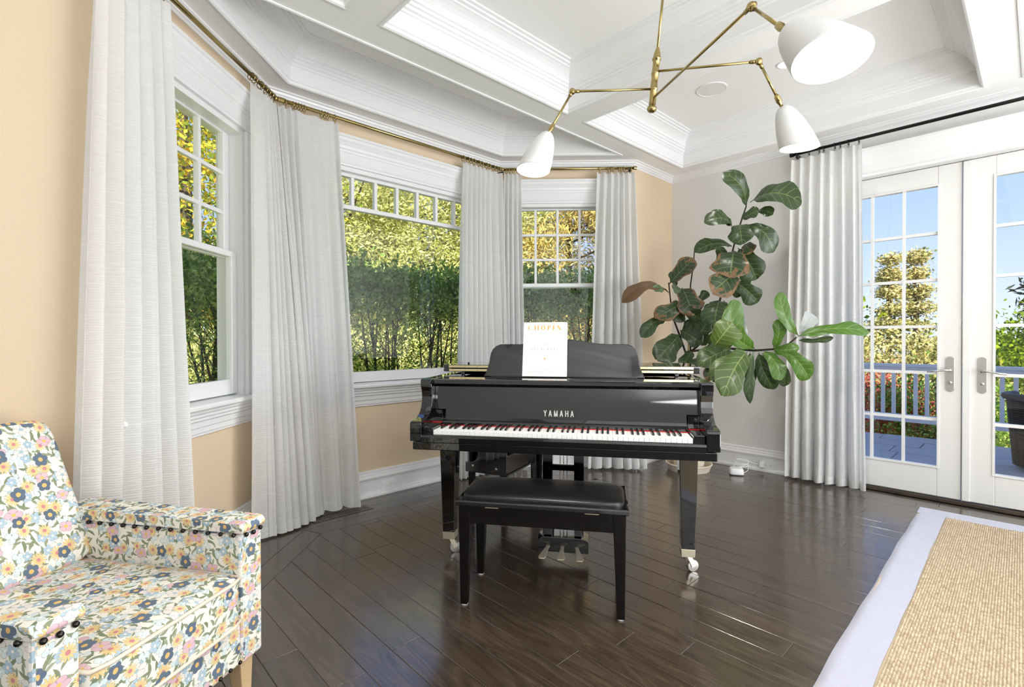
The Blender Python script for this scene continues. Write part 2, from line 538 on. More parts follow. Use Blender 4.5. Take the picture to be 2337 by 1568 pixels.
LEAFM = {
    'D': leaf_mat('fig_leaf_dark', (58, 78, 44), (112, 132, 78)),
    'M': leaf_mat('fig_leaf_mid', (74, 98, 46), (140, 158, 92)),
    'O': leaf_mat('fig_leaf_olive', (98, 120, 58), (160, 174, 104)),
    'L': leaf_mat('fig_leaf_bright', (84, 126, 40), (136, 158, 92), transl=0.2),
    'G': leaf_mat('fig_leaf_grey_green', (104, 128, 92), (150, 168, 132)),
    'B': leaf_mat('fig_leaf_brown_edged', (60, 80, 50), (120, 138, 90), brown=0.27),
    'R': leaf_mat('fig_leaf_withered', (70, 78, 40), (110, 84, 56), brown=0.55, browncol=(120, 92, 62)),
    'S': leaf_mat('fig_leaf_sheen', (196, 202, 198), (150, 160, 160), rough=0.15),  # whitish base colour paints a glossy sheen on the leaf
}


def floral_mat():
    t = NT('floral_print_cotton'); uv = t.uv()
    wob = t.new('TexNoise'); t.l.new(uv, wob.inputs['Vector']); wob.inputs['Scale'].default_value = 22.0
    sub = t.new('VectorMath', operation='SUBTRACT'); t.l.new(wob.outputs['Color'], sub.inputs[0]); sub.inputs[1].default_value = (.5, .5, .5)
    sc = t.new('VectorMath', operation='SCALE'); t.l.new(sub.outputs[0], sc.inputs[0]); sc.inputs['Scale'].default_value = 0.008
    ad = t.new('VectorMath', operation='ADD'); t.l.new(uv, ad.inputs[0]); t.l.new(sc.outputs[0], ad.inputs[1])
    base = ad.outputs[0]

    def cell(size, loc, rnd=0.75):
        v = t.mapping(base, (1 / size, 1 / size, 1), loc)
        x = t.new('TexVoronoi'); x.voronoi_dimensions = '2D'; x.feature = 'F1'
        t.l.new(v, x.inputs['Vector']); x.inputs['Scale'].default_value = 1.0; x.inputs['Randomness'].default_value = rnd
        d = t.new('VectorMath', operation='SUBTRACT'); t.l.new(v, d.inputs[0]); t.l.new(x.outputs['Position'], d.inputs[1])
        s = t.new('SeparateXYZ'); t.l.new(d.outputs[0], s.inputs[0])
        c = t.new('SeparateColor'); t.l.new(x.outputs['Color'], c.inputs[0])
        return s.outputs[0], s.outputs[1], c.outputs[0], c.outputs[1], c.outputs[2]

    col = lin((235, 231, 221))
    line = lin((108, 110, 108))

    def leaves(col, size, loc, L, W, prob, c1, c2):
        x, y, r1, r2, r3 = cell(size, loc, 0.9)
        a = t.M('MULTIPLY', r1, 6.283); ca = t.M('COSINE', a); sa = t.M('SINE', a)
        xx = t.M('ADD', t.M('MULTIPLY', x, ca), t.M('MULTIPLY', y, sa))
        yy = t.M('SUBTRACT', t.M('MULTIPLY', y, ca), t.M('MULTIPLY', x, sa))
        yy = t.M('ADD', yy, t.M('MULTIPLY', t.M('MULTIPLY', xx, xx), 0.5))
        q = t.M('SUBTRACT', 1.0, t.M('POWER', t.M('ABSOLUTE', t.M('DIVIDE', xx, L)), 2.0))
        m = t.M('LESS_THAN', t.M('ABSOLUTE', yy), t.M('MULTIPLY', q, W))
        m = t.M('MULTIPLY', m, t.M('LESS_THAN', r2, prob))
        return t.mix(m, col, t.mix(r3, lin(c1), lin(c2)))

    def flower(col, size, loc, R, n, a, k, prob, c1, c2, cc, cr, rnd=0.7, sq=1.0):
        x, y, r1, r2, r3 = cell(size, loc, rnd)
        y = t.M('MULTIPLY', y, sq)
        r = t.M('SQRT', t.M('ADD', t.M('MULTIPLY', x, x), t.M('MULTIPLY', y, y)))
        an = t.M('ADD', t.M('ARCTAN2', y, x), t.M('MULTIPLY', r1, 6.283))
        p = t.M('POWER', t.M('ABSOLUTE', t.M('COSINE', t.M('MULTIPLY', an, n / 2.0))), k)
        pr = t.M('MULTIPLY', t.M('ADD', a, t.M('MULTIPLY', p, 1 - a)), t.M('MULTIPLY', t.M('ADD', 0.8, t.M('MULTIPLY', r3, 0.3)), R))
        on = t.M('LESS_THAN', r2, prob)
        m = t.M('MULTIPLY', t.M('LESS_THAN', r, pr), on)
        e = t.M('MULTIPLY', t.M('LESS_THAN', r, t.M('SUBTRACT', pr, 0.012 / (size / .07))), on)
        div = t.M('MULTIPLY', t.M('LESS_THAN', p, 0.16 if k >= 0.9 else 0.3), e)
        ctr = t.M('MULTIPLY', t.M('LESS_THAN', r, R * cr), on)
        fc = t.mix(r3, lin(c1), lin(c2))
        col = t.mix(t.M('MULTIPLY', m, 0.8), col, line)
        col = t.mix(e, col, fc)
        col = t.mix(t.M('MULTIPLY', div, 0.45), col, line)
        return t.mix(ctr, col, lin(cc))

    col = leaves(col, .0307, (3.1, 1.7, 0), .50, .13, .85, (132, 142, 114), (166, 172, 146))
    col = leaves(col, .0262, (7.7, 4.2, 0), .50, .15, .7, (120, 132, 104), (150, 158, 130))
    col = leaves(col, .0400, (1.3, 8.4, 0), .52, .12, .8, (138, 146, 118), (124, 136, 106))
    col = flower(col, .0506, (5.5, 2.2, 0), .36, 3, .35, .8, .75, (202, 218, 220), (216, 224, 222), (232, 236, 232), .2)
    col = flower(col, .0569, (9.1, 6.3, 0), .29, 5, .55, .6, .8, (166, 190, 206), (178, 198, 210), (244, 232, 222), .22)
    col = flower(col, .0906, (4.4, 3.3, 0), .30, 5, .72, .7, .6, (226, 222, 218), (232, 222, 214), (170, 190, 196), .25, sq=1.4)
    col = flower(col, .0660, (2.6, 5.9, 0), .33, 13, .45, 1.0, .8, (232, 206, 144), (226, 196, 138), (204, 136, 138), .26)
    col = flower(col, .0983, (6.2, 9.8, 0), .25, 4, .72, .7, .65, (222, 188, 196), (216, 180, 190), (226, 188, 104), .25, sq=1.3)
    col = flower(col, .1044, (8.8, .9, 0), .215, 5, .74, .8, .75, (90, 106, 126), (102, 118, 136), (224, 184, 116), .3)
    t.l.new(col, t.b.inputs['Base Color']); t.b.inputs['Roughness'].default_value = 0.75; t.b.inputs['Specular IOR Level'].default_value = 0.25
    t.bump(t.noise(uv, 900.0, 1.0), 0.1, 0.001)
    return t.m


MAT['floral'] = floral_mat()


def weave_mat():
    t = NT('sisal_weave'); o = t.obj(); rnd = t.new('NewGeometry').outputs['Random Per Island']
    c = t.mix(rnd, lin((168, 148, 120)), lin((212, 196, 168)))
    n = t.noise(o, 120.0, 2.0)
    t.l.new(t.mix(t.M('MULTIPLY', n, 0.5), c, lin((186, 167, 138))), t.b.inputs['Base Color']); t.b.inputs['Roughness'].default_value = 0.9
    t.bump(t.noise(o, 500.0, 2.0), 0.3, 0.002)
    return t.m


MAT['sisal'] = weave_mat()


def border_mat():
    t = NT('grey_rug_binding'); o = t.obj()
    n = t.noise(t.mapping(o, (260, 40, 1)), 1.0, 2.0)
    t.l.new(t.mix(n, lin((162, 163, 180)), lin((186, 187, 202))), t.b.inputs['Base Color']); t.b.inputs['Roughness'].default_value = 0.5
    t.b.inputs['Sheen Weight'].default_value = 0.3
    t.bump(t.M('ADD', n, t.M('MULTIPLY', t.noise(o, 30.0, 2.0), 1.5)), 0.35, 0.004)
    return t.m


MAT['binding'] = border_mat()

# ------------------------------------------------------------------ room plan
Q = math.sqrt(0.5)
YM = 2.62          # main wall with the bay
YB = 3.515         # middle wall of the bay
XL, XR = 0.185, 4.05
XB0, XB1 = 1.08, 3.155
XD = 4.76          # wall with the glazed doors
XW, YS = -2.35, -4.4
ZS = 2.865         # underside of the ceiling beams
ZT = ZS + 0.27     # ceiling inside the trays
ZTOP = 3.25


class Frame:
    """s along the wall, d into the room, z up"""
    def __init__(s, o, t, n): s.o = o; s.t = t; s.n = n
    def __call__(s, a, d, z): return (s.o[0] + s.t[0] * a + s.n[0] * d, s.o[1] + s.t[1] * a + s.n[1] * d, z)


FW1 = Frame((XB0, YB), (-Q, -Q), (Q, -Q))
FW2 = Frame((0, YB), (1, 0), (0, -1))
FW3 = Frame((XB1, YB), (Q, -Q), (-Q, -Q))
FML = Frame((0, YM), (1, 0), (0, -1))
FD = Frame((XD, 0), (0, 1), (-1, 0))
FWW = Frame((XW, 0), (0, 1), (1, 0))
FWS = Frame((0, YS), (1, 0), (0, 1))
LW = (YB - YM) * math.sqrt(2)


def wall(name, F, a, b, mat, label, opening=None, th=0.16, z1=ZTOP):
    m = MB()
    if opening:
        s0, s1, z0, zz = opening
        m.box((a, -th, 0), (s0, 0, z1), F); m.box((s1, -th, 0), (b, 0, z1), F)
        if z0 > 0: m.box((s0, -th, 0), (s1, 0, z0), F)
        m.box((s0, -th, zz), (s1, 0, z1), F)
    else:
        m.box((a, -th, 0), (b, 0, z1), F)
    return struct(m.build(name, mat), label)


W1G = (0.317, 0.957)      # glass extent along the left bay wall (far to near)
W3G = (0.138, 0.978)
W2G = (1.34, 2.86)
ZO0, ZO1 = 0.865, 2.475
wall('wall_left', FML, XW - .2, XL, MAT['beige'], 'beige painted wall at far left behind the floral armchair')
wall('wall_bay_left', FW1, 0, LW + .0, MAT['beige'], 'beige bay wall with the narrow left window', (0.235, 1.04, ZO0, ZO1))
wall('wall_bay_front', FW2, XB0 - .05, XB1 + .05, MAT['beige'], 'beige middle bay wall with the wide picture window', (W2G[0] - .06, W2G[1] + .06, ZO0, ZO1))
wall('wall_bay_right', FW3, 0, LW, MAT['beige'], 'beige bay wall with the small twelve-pane window', (W3G[0] - .085, W3G[1] + .085, ZO0, ZO1))
wall('wall_corner', FML, XR, XD + .16, MAT['beige'], 'narrow tan wall strip between bay and white door wall')
wall('wall_right', FD, YS - .2, YM, MAT['greywall'], 'pale grey white wall with the glazed double doors', (-.51, 1.275, 0, ZO1))
wall('wall_west', FWW, YS - .2, YM, MAT['greywall'], 'pale wall behind the camera on the left')
wall('wall_back', FWS, XW - .2, XD + .2, MAT['greywall'], 'pale wall behind the camera')

# ---- ceiling: beams at ZS with recessed trays
COLS = [(-2.145, -.615), (-.41, 1.12), (1.325, 2.835), (3.045, 4.55)]
ROWS = [(-4.2, -2.29), (-2.08, .07), (.265, 2.395)]
T0 = [(0.43, 2.61), (1.178, 3.345), (3.05, 3.345), (3.80, 2.61)]


def sofit():
    m = MB()
    xs = [XW - .2] + [v for c in COLS for v in c] + [XD + .2]
    ys = [YS - .2] + [v for r in ROWS for v in r] + [2.61]
    for i in range(len(xs) - 1):
        for j in range(len(ys) - 1):
            if i % 2 == 1 and j % 2 == 1: continue
            m.add([(xs[i], ys[j], ZS), (xs[i], ys[j + 1], ZS), (xs[i + 1], ys[j + 1], ZS), (xs[i + 1], ys[j], ZS)], [(0, 1, 2, 3)])
    O = [(XL - .15, 2.61), (XB0 - .05, YB + .1), (XB1 + .05, YB + .1), (XR + .15, 2.61)]
    for i in range(3):
        m.add([(*O[i], ZS), (*O[i + 1], ZS), (*T0[i + 1], ZS), (*T0[i], ZS)], [(0, 1, 2, 3)])
    return struct(m.build('ceiling', MAT['ceil']), 'white coffered ceiling with deep moulded trays between beams')


ceiling = sofit()


def sweep(m, prof, path, closed=False, side=1):
    """prof: (d,z) ; path: XY points; offset d to the left (side=1) of travel"""
    n = len(path); P = [Vector((p[0], p[1])) for p in path]; mit = []
    for i in range(n):
        d0 = (P[i] - P[i - 1]) if (closed or i > 0) else None
        d1 = (P[(i + 1) % n] - P[i]) if (closed or i < n - 1) else None
        n0 = Vector((-d0.y, d0.x)).normalized() if d0 is not None else None
        n1 = Vector((-d1.y, d1.x)).normalized() if d1 is not None else None
        if n0 is None: v = n1
        elif n1 is None: v = n0
        else:
            v = (n0 + n1); v = v / (v.dot(n0)) if abs(v.dot(n0)) > 1e-6 else n0
        mit.append(v * side)
    o = len(m.v); k = len(prof)
    for i in range(n):
        for d, z in prof:
            q = P[i] + mit[i] * d
            m.v.append((q.x, q.y, z))
    for i in range(n if closed else n - 1):
        j = (i + 1) % n
        for a in range(k - 1):
            f = (o + i * k + a, o + j * k + a, o + j * k + a + 1, o + i * k + a + 1)
            m.f.append(f if side > 0 else f[::-1])
    return m


TRAYP = [(-.014, 0), (-.014, -.007), (-.004, -.009), (.006, -.004), (.009, .012), (.016, .016), (.016, .108), (.026, .112), (.028, .124), (.040, .130), (.043, .146),
         (.052, .150), (.054, .166), (.064, .172), (.068, .190), (.080, .204), (.098, .219), (.118, .231), (.130, .235), (.132, .243), (.150, .247), (.152, .257), (.170, .260), (.172, .271), (.185, .271)]
TRAYP = [(d, ZS + h) for d, h in TRAYP]


def tray(poly):
    m = MB(); sweep(m, TRAYP, poly, closed=True, side=1)
    m.build('tray_moulding', MAT['trim'], ceiling)
    a = MB(); c = MB(); sweep(c, [(.171, 0), (.21, 0)], poly, closed=True, side=1)
    k = len(poly); inner = [c.v[2 * i] for i in range(k)]
    a.add([(x, y, ZT) for x, y, z in inner], [tuple(range(k))])
    a.build('tray_panel', MAT['ceil'], ceiling)


for c in COLS:
    for r in ROWS:
        tray([(c[0], r[0]), (c[1], r[0]), (c[1], r[1]), (c[0], r[1])])
tray([T0[3], T0[2], T0[1], T0[0]])
m = MB(); m.box((XW - .2, YS - .2, ZT + .01), (XD + .2, YB + .3, ZTOP + .03)); m.build('ceiling_deck', MAT['ceil'], ceiling)

# ---- crown moulding and baseboards round the walls
WPATH = [(XD, -2.0), (XD, YM), (XR, YM), (XB1, YB), (XB0, YB), (XL, YM), (XW, YM)]
CROWN = [(0, 2.802), (.006, 2.802), (.007, 2.818), (.014, 2.822), (.016, 2.834), (.026, 2.840), (.030, 2.852), (.044, 2.856), (.044, ZS)]
m = MB(); sweep(m, CROWN, [(XW, YS), (XD, YS)] + WPATH[1:] + [(XW, YS)], side=1)
struct(m.build('trim_1', MAT['trim']), 'white stepped crown moulding along the top of the walls')
BASEP = [(0, .2), (.008, .2), (.012, .192), (.012, .178), (.018, .172), (.02, .158), (.03, .15), (.03, .138), (.022, .132), (.02, .118), (.02, .028), (.036, .026), (.04, .016), (.04, 0.001)]


def baseb(name, path, label):
    m = MB(); sweep(m, BASEP, path, side=1); return struct(m.build(name, MAT['trim']), label)


baseb('baseboard_right', [(XD, 1.36), (XD, YM), (XR, YM)], 'tall white baseboard on the wall behind the fig tree')
bbf = baseb('baseboard_bay', [(XR, YM), (XB1, YB), (XB0, YB), (XL, YM)], 'tall white baseboard running round the bay')
baseb('baseboard_left', [(XL, YM), (XW, YM), (XW, YS), (XD, YS), (XD, -.6)], 'white baseboard behind the armchair')

# ---- windows
HEADP = [(0, ZO1 - .0), (.024, ZO1 - .0), (.026, ZO1 + .012), (.03, ZO1 + .018), (.026, ZO1 + .026), (.024, ZO1 + .032), (.024, ZO1 + .092), (.03, ZO1 + .098), (.032, ZO1 + .108), (.042, ZO1 + .118),
         (.046, ZO1 + .134), (.06, ZO1 + .156), (.068, ZO1 + .166), (.07, ZO1 + .186), (.078, ZO1 + .19), (.078, ZO1 + .208), (0, ZO1 + .21)]
APRONP = [(0, .838), (.05, .838), (.05, .822), (.042, .812), (.042, .8), (.034, .792), (.034, .78), (.026, .772), (.024, .744), (.018, .738), (.018, .712), (.012, .708), (.012, .697), (0, .697)]


def wsweep(m, F, s0, s1, prof):
    o = len(m.v); k = len(prof)
    for s in (s0, s1):
        for d, z in prof: m.v.append(F(s, d, z))
    for a in range(k - 1): m.f.append((o + a, o + k + a, o + k + a + 1, o + a + 1))
    m.f.append(tuple(o + i for i in range(k))); m.f.append(tuple(o + k + i for i in range(k - 1, -1, -1)))


def bx(F, s0, s1, d0, d1, z0, z1, name, mat, par, bevel=0.0):
    m = MB(); m.box((s0, d0, z0), (s1, d1, z1), F); return m.build(name, mat, par, bevel=bevel, seg=1)


def window_shell(n, F, o0, o1, c0, c1, label):
    """o0..o1 opening, c0..c1 extent of the outer casing"""
    w = sempty('window_%d' % n, label)
    T = MAT['trim']
    bx(F, o0 - .0, o0 + .03, -.16, .0, ZO0, ZO1, 'jamb', T, w); bx(F, o1 - .03, o1, -.16, .0, ZO0, ZO1, 'jamb', T, w)
    bx(F, o0 + .03, o1 - .03, -.16, 0, ZO1 - .03, ZO1, 'head_jamb', T, w)
    bx(F, c0, o0 + .012, 0, .022, ZO0, ZO1, 'side_casing', T, w, .003); bx(F, o1 - .012, c1, 0, .022, ZO0, ZO1, 'side_casing', T, w, .003)
    m = MB(); wsweep(m, F, c0 - .02, c1 + .02, HEADP); m.build('head_moulding', T, w)
    m = MB(); m.prism([(-.16, ZO0 - .03), (.062, ZO0 - .03), (.07, ZO0 - .022), (.07, ZO0 - .01), (.062, ZO0), (-.16, ZO0 + .012)], lambda d, z, t: F(t, d, z), c0 - .02, c1 + .02); m.build('stool', T, w)
    m = MB(); wsweep(m, F, c0 - .005, c1 + .005, APRONP); m.build('apron', T, w)
    return w


def sash(w, F, s0, s1, z0, z1, d0, d1, st, top, bot, nx=1, ny=1, mt=.022):
    T = MAT['trim']
    e = MB()
    e.box((s0, d0, z0), (s0 + st, d1, z1), F); e.box((s1 - st, d0, z0), (s1, d1, z1), F)
    e.box((s0 + st, d0, z1 - top), (s1 - st, d1, z1), F); e.box((s0 + st, d0, z0), (s1 - st, d1, z0 + bot), F)
    g = e.build('sash', T, w, bevel=.003, seg=1)
    a0, a1, b0, b1 = s0 + st, s1 - st, z0 + bot, z1 - top
    dm = (d0 + d1) / 2
    for i in range(1, nx):
        s = a0 + (a1 - a0) * i / nx
        bx(F, s - mt / 2, s + mt / 2, d0 + .004, d1 - .004, b0, b1, 'muntin', T, g)
    for j in range(1, ny):
        z = b0 + (b1 - b0) * j / ny
        bx(F, a0, a1, d0 + .006, d1 - .006, z - mt / 2, z + mt / 2, 'muntin', T, g)
    for i in range(nx):
        for j in range(ny):
            bx(F, a0 + (a1 - a0) * i / nx + .001, a0 + (a1 - a0) * (i + 1) / nx - .001, dm - .003, dm + .003, b0 + (b1 - b0) * j / ny + .001, b0 + (b1 - b0) * (j + 1) / ny - .001, 'pane', MAT['glass'], g)
    return g


def double_hung(n, F, g0, g1, c0, c1, nx, label):
    w = window_shell(n, F, g0 - .085, g1 + .085, c0, c1, label)
    sash(w, F, g0 - .052, g1 + .052, 1.69, 2.445, -.115, -.078, .052, .012, .035, nx, 3)
    sash(w, F, g0 - .052, g1 + .052, .878, 1.73, -.072, -.034, .052, .035, .088, 1, 1)
    return w


double_hung(1, FW1, W1G[0], W1G[1], .10, 1.24, 3, 'white double-hung bay window at left showing autumn maple leaves')
double_hung(3, FW3, W3G[0], W3G[1], .02, 1.20, 4, 'white double-hung window with twelve upper panes behind the piano')
w2 = window_shell(2, FW2, W2G[0] - .06, W2G[1] + .06, W2G[0] - .15, W2G[1] + .15, 'wide white picture window with a row of small top panes')
sash(w2, FW2, W2G[0] - .03, W2G[1] + .03, 2.18, 2.445, -.09, -.045, .03, .025, .03, 8, 1, .024)
sash(w2, FW2, W2G[0] - .03, W2G[1] + .03, .876, 2.18, -.09, -.045, .03, .002, .077, 1, 1)

# ---- glazed double doors
DX0, DX1 = -.11, -.062   # depth range behind the wall face (door leaf)


def door(n, y0, y1, latch_left, label):
    d = sempty('door_%d' % n, label)
    F = FD; T = MAT['door']
    st = .133; sh = .172 if n == 2 else st
    # y0 < y1 ; latch stile is at y1 for door 2 and at y0 for door 1
    sl = (st, sh) if n == 2 else (sh, st)
    a0, a1 = y0 + sl[0], y1 - sl[1]
    e = MB(); e.box((y0, DX0, .03), (a0, DX1, 2.47), F); e.build('stile', T, d, bevel=.003, seg=1)
    e = MB(); e.box((a1, DX0, .03), (y1, DX1, 2.47), F); e.build('stile', T, d, bevel=.003, seg=1)
    e = MB(); e.box((a0, DX0 + .001, 2.326), (a1, DX1 - .001, 2.47), F); e.build('top_rail', T, d, bevel=.003, seg=1)
    e = MB(); e.box((a0, DX0 + .001, .03), (a1, DX1 - .001, .25), F); e.build('bottom_rail', T, d, bevel=.003, seg=1)
    for i in range(1, 3):
        s = a0 + (a1 - a0) * i / 3
        bx(F, s - .009, s + .009, DX0 + .008, DX1 - .006, .25, 2.326, 'muntin', T, d)
    for j in range(1, 6):
        z = .25 + 2.076 * j / 6
        bx(F, a0, a1, DX0 + .009, DX1 - .008, z - .011, z + .011, 'muntin', T, d)
    for i in range(3):
        for j in range(6):
            bx(F, a0 + (a1 - a0) * i / 3 + .001, a0 + (a1 - a0) * (i + 1) / 3 - .001, -.089, -.083, .25 + 2.076 * j / 6 + .001, .25 + 2.076 * (j + 1) / 6 - .001, 'pane', MAT['glass'], d)
    # glazing bead
    e = MB()
    for p in ((a0 - .012, a0, .238, 2.338), (a1, a1 + .012, .238, 2.338), (a0, a1, .238, .25), (a0, a1, 2.326, 2.338)):
        e.box((p[0], DX1, p[2]), (p[1], DX1 + .006, p[3]), F)
    e.build('glazing_bead', T, d)
    # handle set
    yc = (y0 + .060) if n == 1 else (y1 - .107)
    N = MAT['nickel']
    pl = []
    for k in range(13): a = PI * k / 12; pl.append((.024 * math.cos(a), .104 + .024 * math.sin(a)))
    for k in range(13): a = PI + PI * k / 12; pl.append((.024 * math.cos(a), -.104 + .024 * math.sin(a)))
    h = MB(); h.prism(pl, lambda a, b, t: F(yc + a, DX1 + t, .938 + b), 0, .007)
    hp = h.build('handle_plate', N, d, bevel=.002, seg=1)
    sg = 1 if n == 1 else -1
    h = MB(); h.tube([F(yc, DX1 + .006, .968), F(yc, DX1 + .045, .968)], .011, 10)
    h.tube([F(yc, DX1 + .045, .968), F(yc + sg * .03, DX1 + .05, .968), F(yc + sg * .08, DX1 + .05, .958), F(yc + sg * .125, DX1 + .05, .954)], [.009, .008, .007, .008], 8)
    h.build('lever', N, hp, smooth=True)
    h = MB(); h.lathe([(.011, 0), (.011, .008), (.004, .012)], 12, F(yc, DX1 + .006, .878), FD.n + (0,), cap1=True); h.build('thumb_turn', N, hp)
    for z in (1.06, .816):
        h = MB(); h.lathe([(.005, 0), (.004, .003)], 8, F(yc, DX1 + .007, z), FD.n + (0,), cap1=True); h.build('screw', N, hp)
    if n == 2:
        e = MB(); e.box((y1 - .046, DX1, .03), (y1 - .002, DX1 + .012, 2.465), F); e.build('astragal', T, d, bevel=.004)
    return d


door(1, .387, 1.255, True, 'white glazed door leaf beside the curtain, left of the pair')
door(2, -.487, .383, False, 'white glazed door leaf cut by the right edge of the photo')
frm = sempty('trim_2', 'white moulded casing above the glazed double doors')
m = MB(); wsweep(m, FD, -.62, 1.38, HEADP); m.build('head_moulding', MAT['trim'], frm)
bx(FD, 1.262, 1.36, 0, .022, 0, ZO1, 'side_casing', MAT['trim'], frm); bx(FD, -.6, -.497, 0, .022, 0, ZO1, 'side_casing', MAT['trim'], frm)
bx(FD, 1.257, 1.275, -.16, 0, 0, ZO1, 'jamb', MAT['trim'], frm); bx(FD, -.51, -.489, -.16, 0, 0, ZO1, 'jamb', MAT['trim'], frm)
bx(FD, -.489, 1.257, -.16, -.112, 2.471, ZO1, 'stop', MAT['trim'], frm)
m = MB(); m.box((-.51, -.17, .0), (1.275, -.03, .024), FD); m.build('threshold', MAT['floor'], frm)

# panelled door and casing on the wall behind the camera (seen mirrored in the lacquer)
d3 = sempty('door_3', 'white panelled door on the wall behind the camera')
bx(FWS, .1, 1.0, 0, .04, .01, 2.2, 'slab', MAT['door'], d3)
for s0 in (.2, .6):
    for z0, z1 in ((.25, .95), (1.1, 2.05)):
        bx(FWS, s0, s0 + .3, .04, .055, z0, z1, 'panel', MAT['door'], d3, .01)
for s0, s1, z0, z1 in ((-.02, .1, 0, 2.2), (1.0, 1.12, 0, 2.2), (-.02, 1.12, 2.2, 2.36)):
    bx(FWS, s0, s1, 0, .05, z0, z1, 'casing', MAT['trim'], d3, .01)

# ---- floor: dark oak planks
fl = MB(); fl.box((XW - .2, YS - .2, -.05), (XD + .1, YM + .05, -.012)); fl.add([(XL - .1, YM, -.012), (XR + .1, YM, -.012), (XB1 + .05, YB + .1, -.012), (XB0 - .05, YB + .1, -.012)], [(0, 1, 2, 3)])
floor = struct(fl.build('floor', MAT['subfloor']), 'dark stained oak plank floor with a mitred border in the bay')


def clip(poly, a, b, c):
    """keep a*x+b*y<=c"""
    out = []
    for i in range(len(poly)):
        p, q = poly[i], poly[(i + 1) % len(poly)]
        dp = a * p[0] + b * p[1] - c; dq = a * q[0] + b * q[1] - c
        if dp <= 0: out.append(p)
        if (dp < 0 < dq) or (dq < 0 < dp):
            t = dp / (dp - dq); out.append((p[0] + (q[0] - p[0]) * t, p[1] + (q[1] - p[1]) * t))
    return out


def inset(poly, e):
    n = len(poly); res = []
    for i in range(n):
        p0 = Vector(poly[i - 1]); p = Vector(poly[i]); p1 = Vector(poly[(i + 1) % n])
        n0 = Vector((-(p - p0).y, (p - p0).x)).normalized(); n1 = Vector((-(p1 - p).y, (p1 - p).x)).normalized()
        v = n0 + n1
        k = v.dot(n0)
        v = v / k if abs(k) > .2 else n0
        q = p + v * e; res.append((q.x, q.y))
    return res


def plank(poly, ang):
    """poly CCW in world XY; grain along direction ang"""
    # drop near-duplicate points
    P = []
    for p in poly:
        if not P or (abs(p[0] - P[-1][0]) + abs(p[1] - P[-1][1])) > .004: P.append(p)
    if len(P) > 2 and (abs(P[0][0] - P[-1][0]) + abs(P[0][1] - P[-1][1])) < .004: P.pop()
    if len(P) < 3: return
    ar = sum(P[i][0] * P[(i + 1) % len(P)][1] - P[(i + 1) % len(P)][0] * P[i][1] for i in range(len(P))) / 2
    if ar < 0: P = P[::-1]
    if abs(ar) < .004: return
    P = inset(P, .0006); T_ = inset(P, .0016)
    o = P[0]; ca, sa = math.cos(-(ang - PI / 2)), math.sin(-(ang - PI / 2))
    L = lambda p, z: ((p[0] - o[0]) * ca - (p[1] - o[1]) * sa, (p[0] - o[0]) * sa + (p[1] - o[1]) * ca, z)
    n = len(P); dz = random.uniform(-.0004, .0004); m = MB()
    m.add([L(p, -.0115) for p in P] + [L(p, -.0012 + dz) for p in P] + [L(p, dz) for p in T_],
          [tuple(range(2 * n, 3 * n))] + [(i, (i + 1) % n, n + (i + 1) % n, n + i) for i in range(n)] + [(n + i, n + (i + 1) % n, 2 * n + (i + 1) % n, 2 * n + i) for i in range(n)])
    ob = m.build('plank', MAT['floor'], floor); ob.location = (o[0], o[1], 0); ob.rotation_euler = (0, 0, ang - PI / 2)


PW = .1305
JOINTS = {2: [1.715], 5: [1.213, 2.61], 7: [1.133], 14: [1.45], 15: [1.07], 21: [1.015]}
rj = random.Random(3)
for i in range(-7, 31):
    x0 = .716 + PW * i; x1 = min(x0 + PW, XD)
    if x1 - x0 < .02: continue
    vis = i >= -3
    ys = [-1.2 if vis else 0.4]
    fixed = JOINTS.get(i)
    if fixed:
        ys += [fixed[0] - 1.35] + fixed
    else:
        y = ys[0] + rj.uniform(.3, 1.3)
        while y < 3.0:
            ys.append(y); y += rj.uniform(.75, 1.6)
    ys = sorted(v for v in ys if v < 3.0) + [3.2]
    for a, b in zip(ys[:-1], ys[1:]):
        p = [(x0, a), (x1, a), (x1, b), (x0, b)]
        p = clip(p, -1, 1, 1.80); p = clip(p, 0, 1, 3.05)
        p = clip(p, 0, 1, YM) if x0 > 3.36 else clip(p, 1, 1, 6.03)
        if len(p) > 2: plank(p, PI / 2)
# border planks parallel to the bay walls
def cut_join(p, sgn):
    return p
ka = (3.515 - 3.05) / (1.08 - 1.25)      # left mitre through (1.08,3.515),(1.25,3.05)
kb = (3.515 - 3.05) / (3.155 - 2.98)
for j in range(4):
    y0 = 3.05 + PW * j; y1 = min(y0 + PW, YB)
    for a, b in ((.9, 1.9 + .2 * j), (1.9 + .2 * j, 3.4)):
        p = [(a, y0), (b, y0), (b, y1), (a, y1)]
        p = clip(p, -1, 1 / ka, -(1.25) + 3.05 / ka)     # right of the left mitre
        p = clip(p, 1, -1 / kb, 2.98 - 3.05 / kb)
        if len(p) > 2: plank(p, 0)
for j in range(4):
    c0 = 1.80 + PW * j * math.sqrt(2); c1 = min(c0 + PW * math.sqrt(2), 2.43)
    for t0, t1 in ((-.6, 1.2 + .25 * j), (1.2 + .25 * j, 2.4)):     # x+y range along the (1,1) direction
        s0, s1 = t0 + 1.6, t1 + 1.6 + (0 if t1 < 2.3 else 1.2)
        if t0 > 0: s0 = t0 + 1.6
        p = [((s - c) / 2, (s + c) / 2) for s, c in ((s0, c0), (s1, c0), (s1, c1), (s0, c1))]
        p = clip(p, 1, -1 / ka, 1.25 - 3.05 / ka)
        p = clip(p, 0, -1, -1.7)
        if len(p) > 2: plank(p, PI / 4)
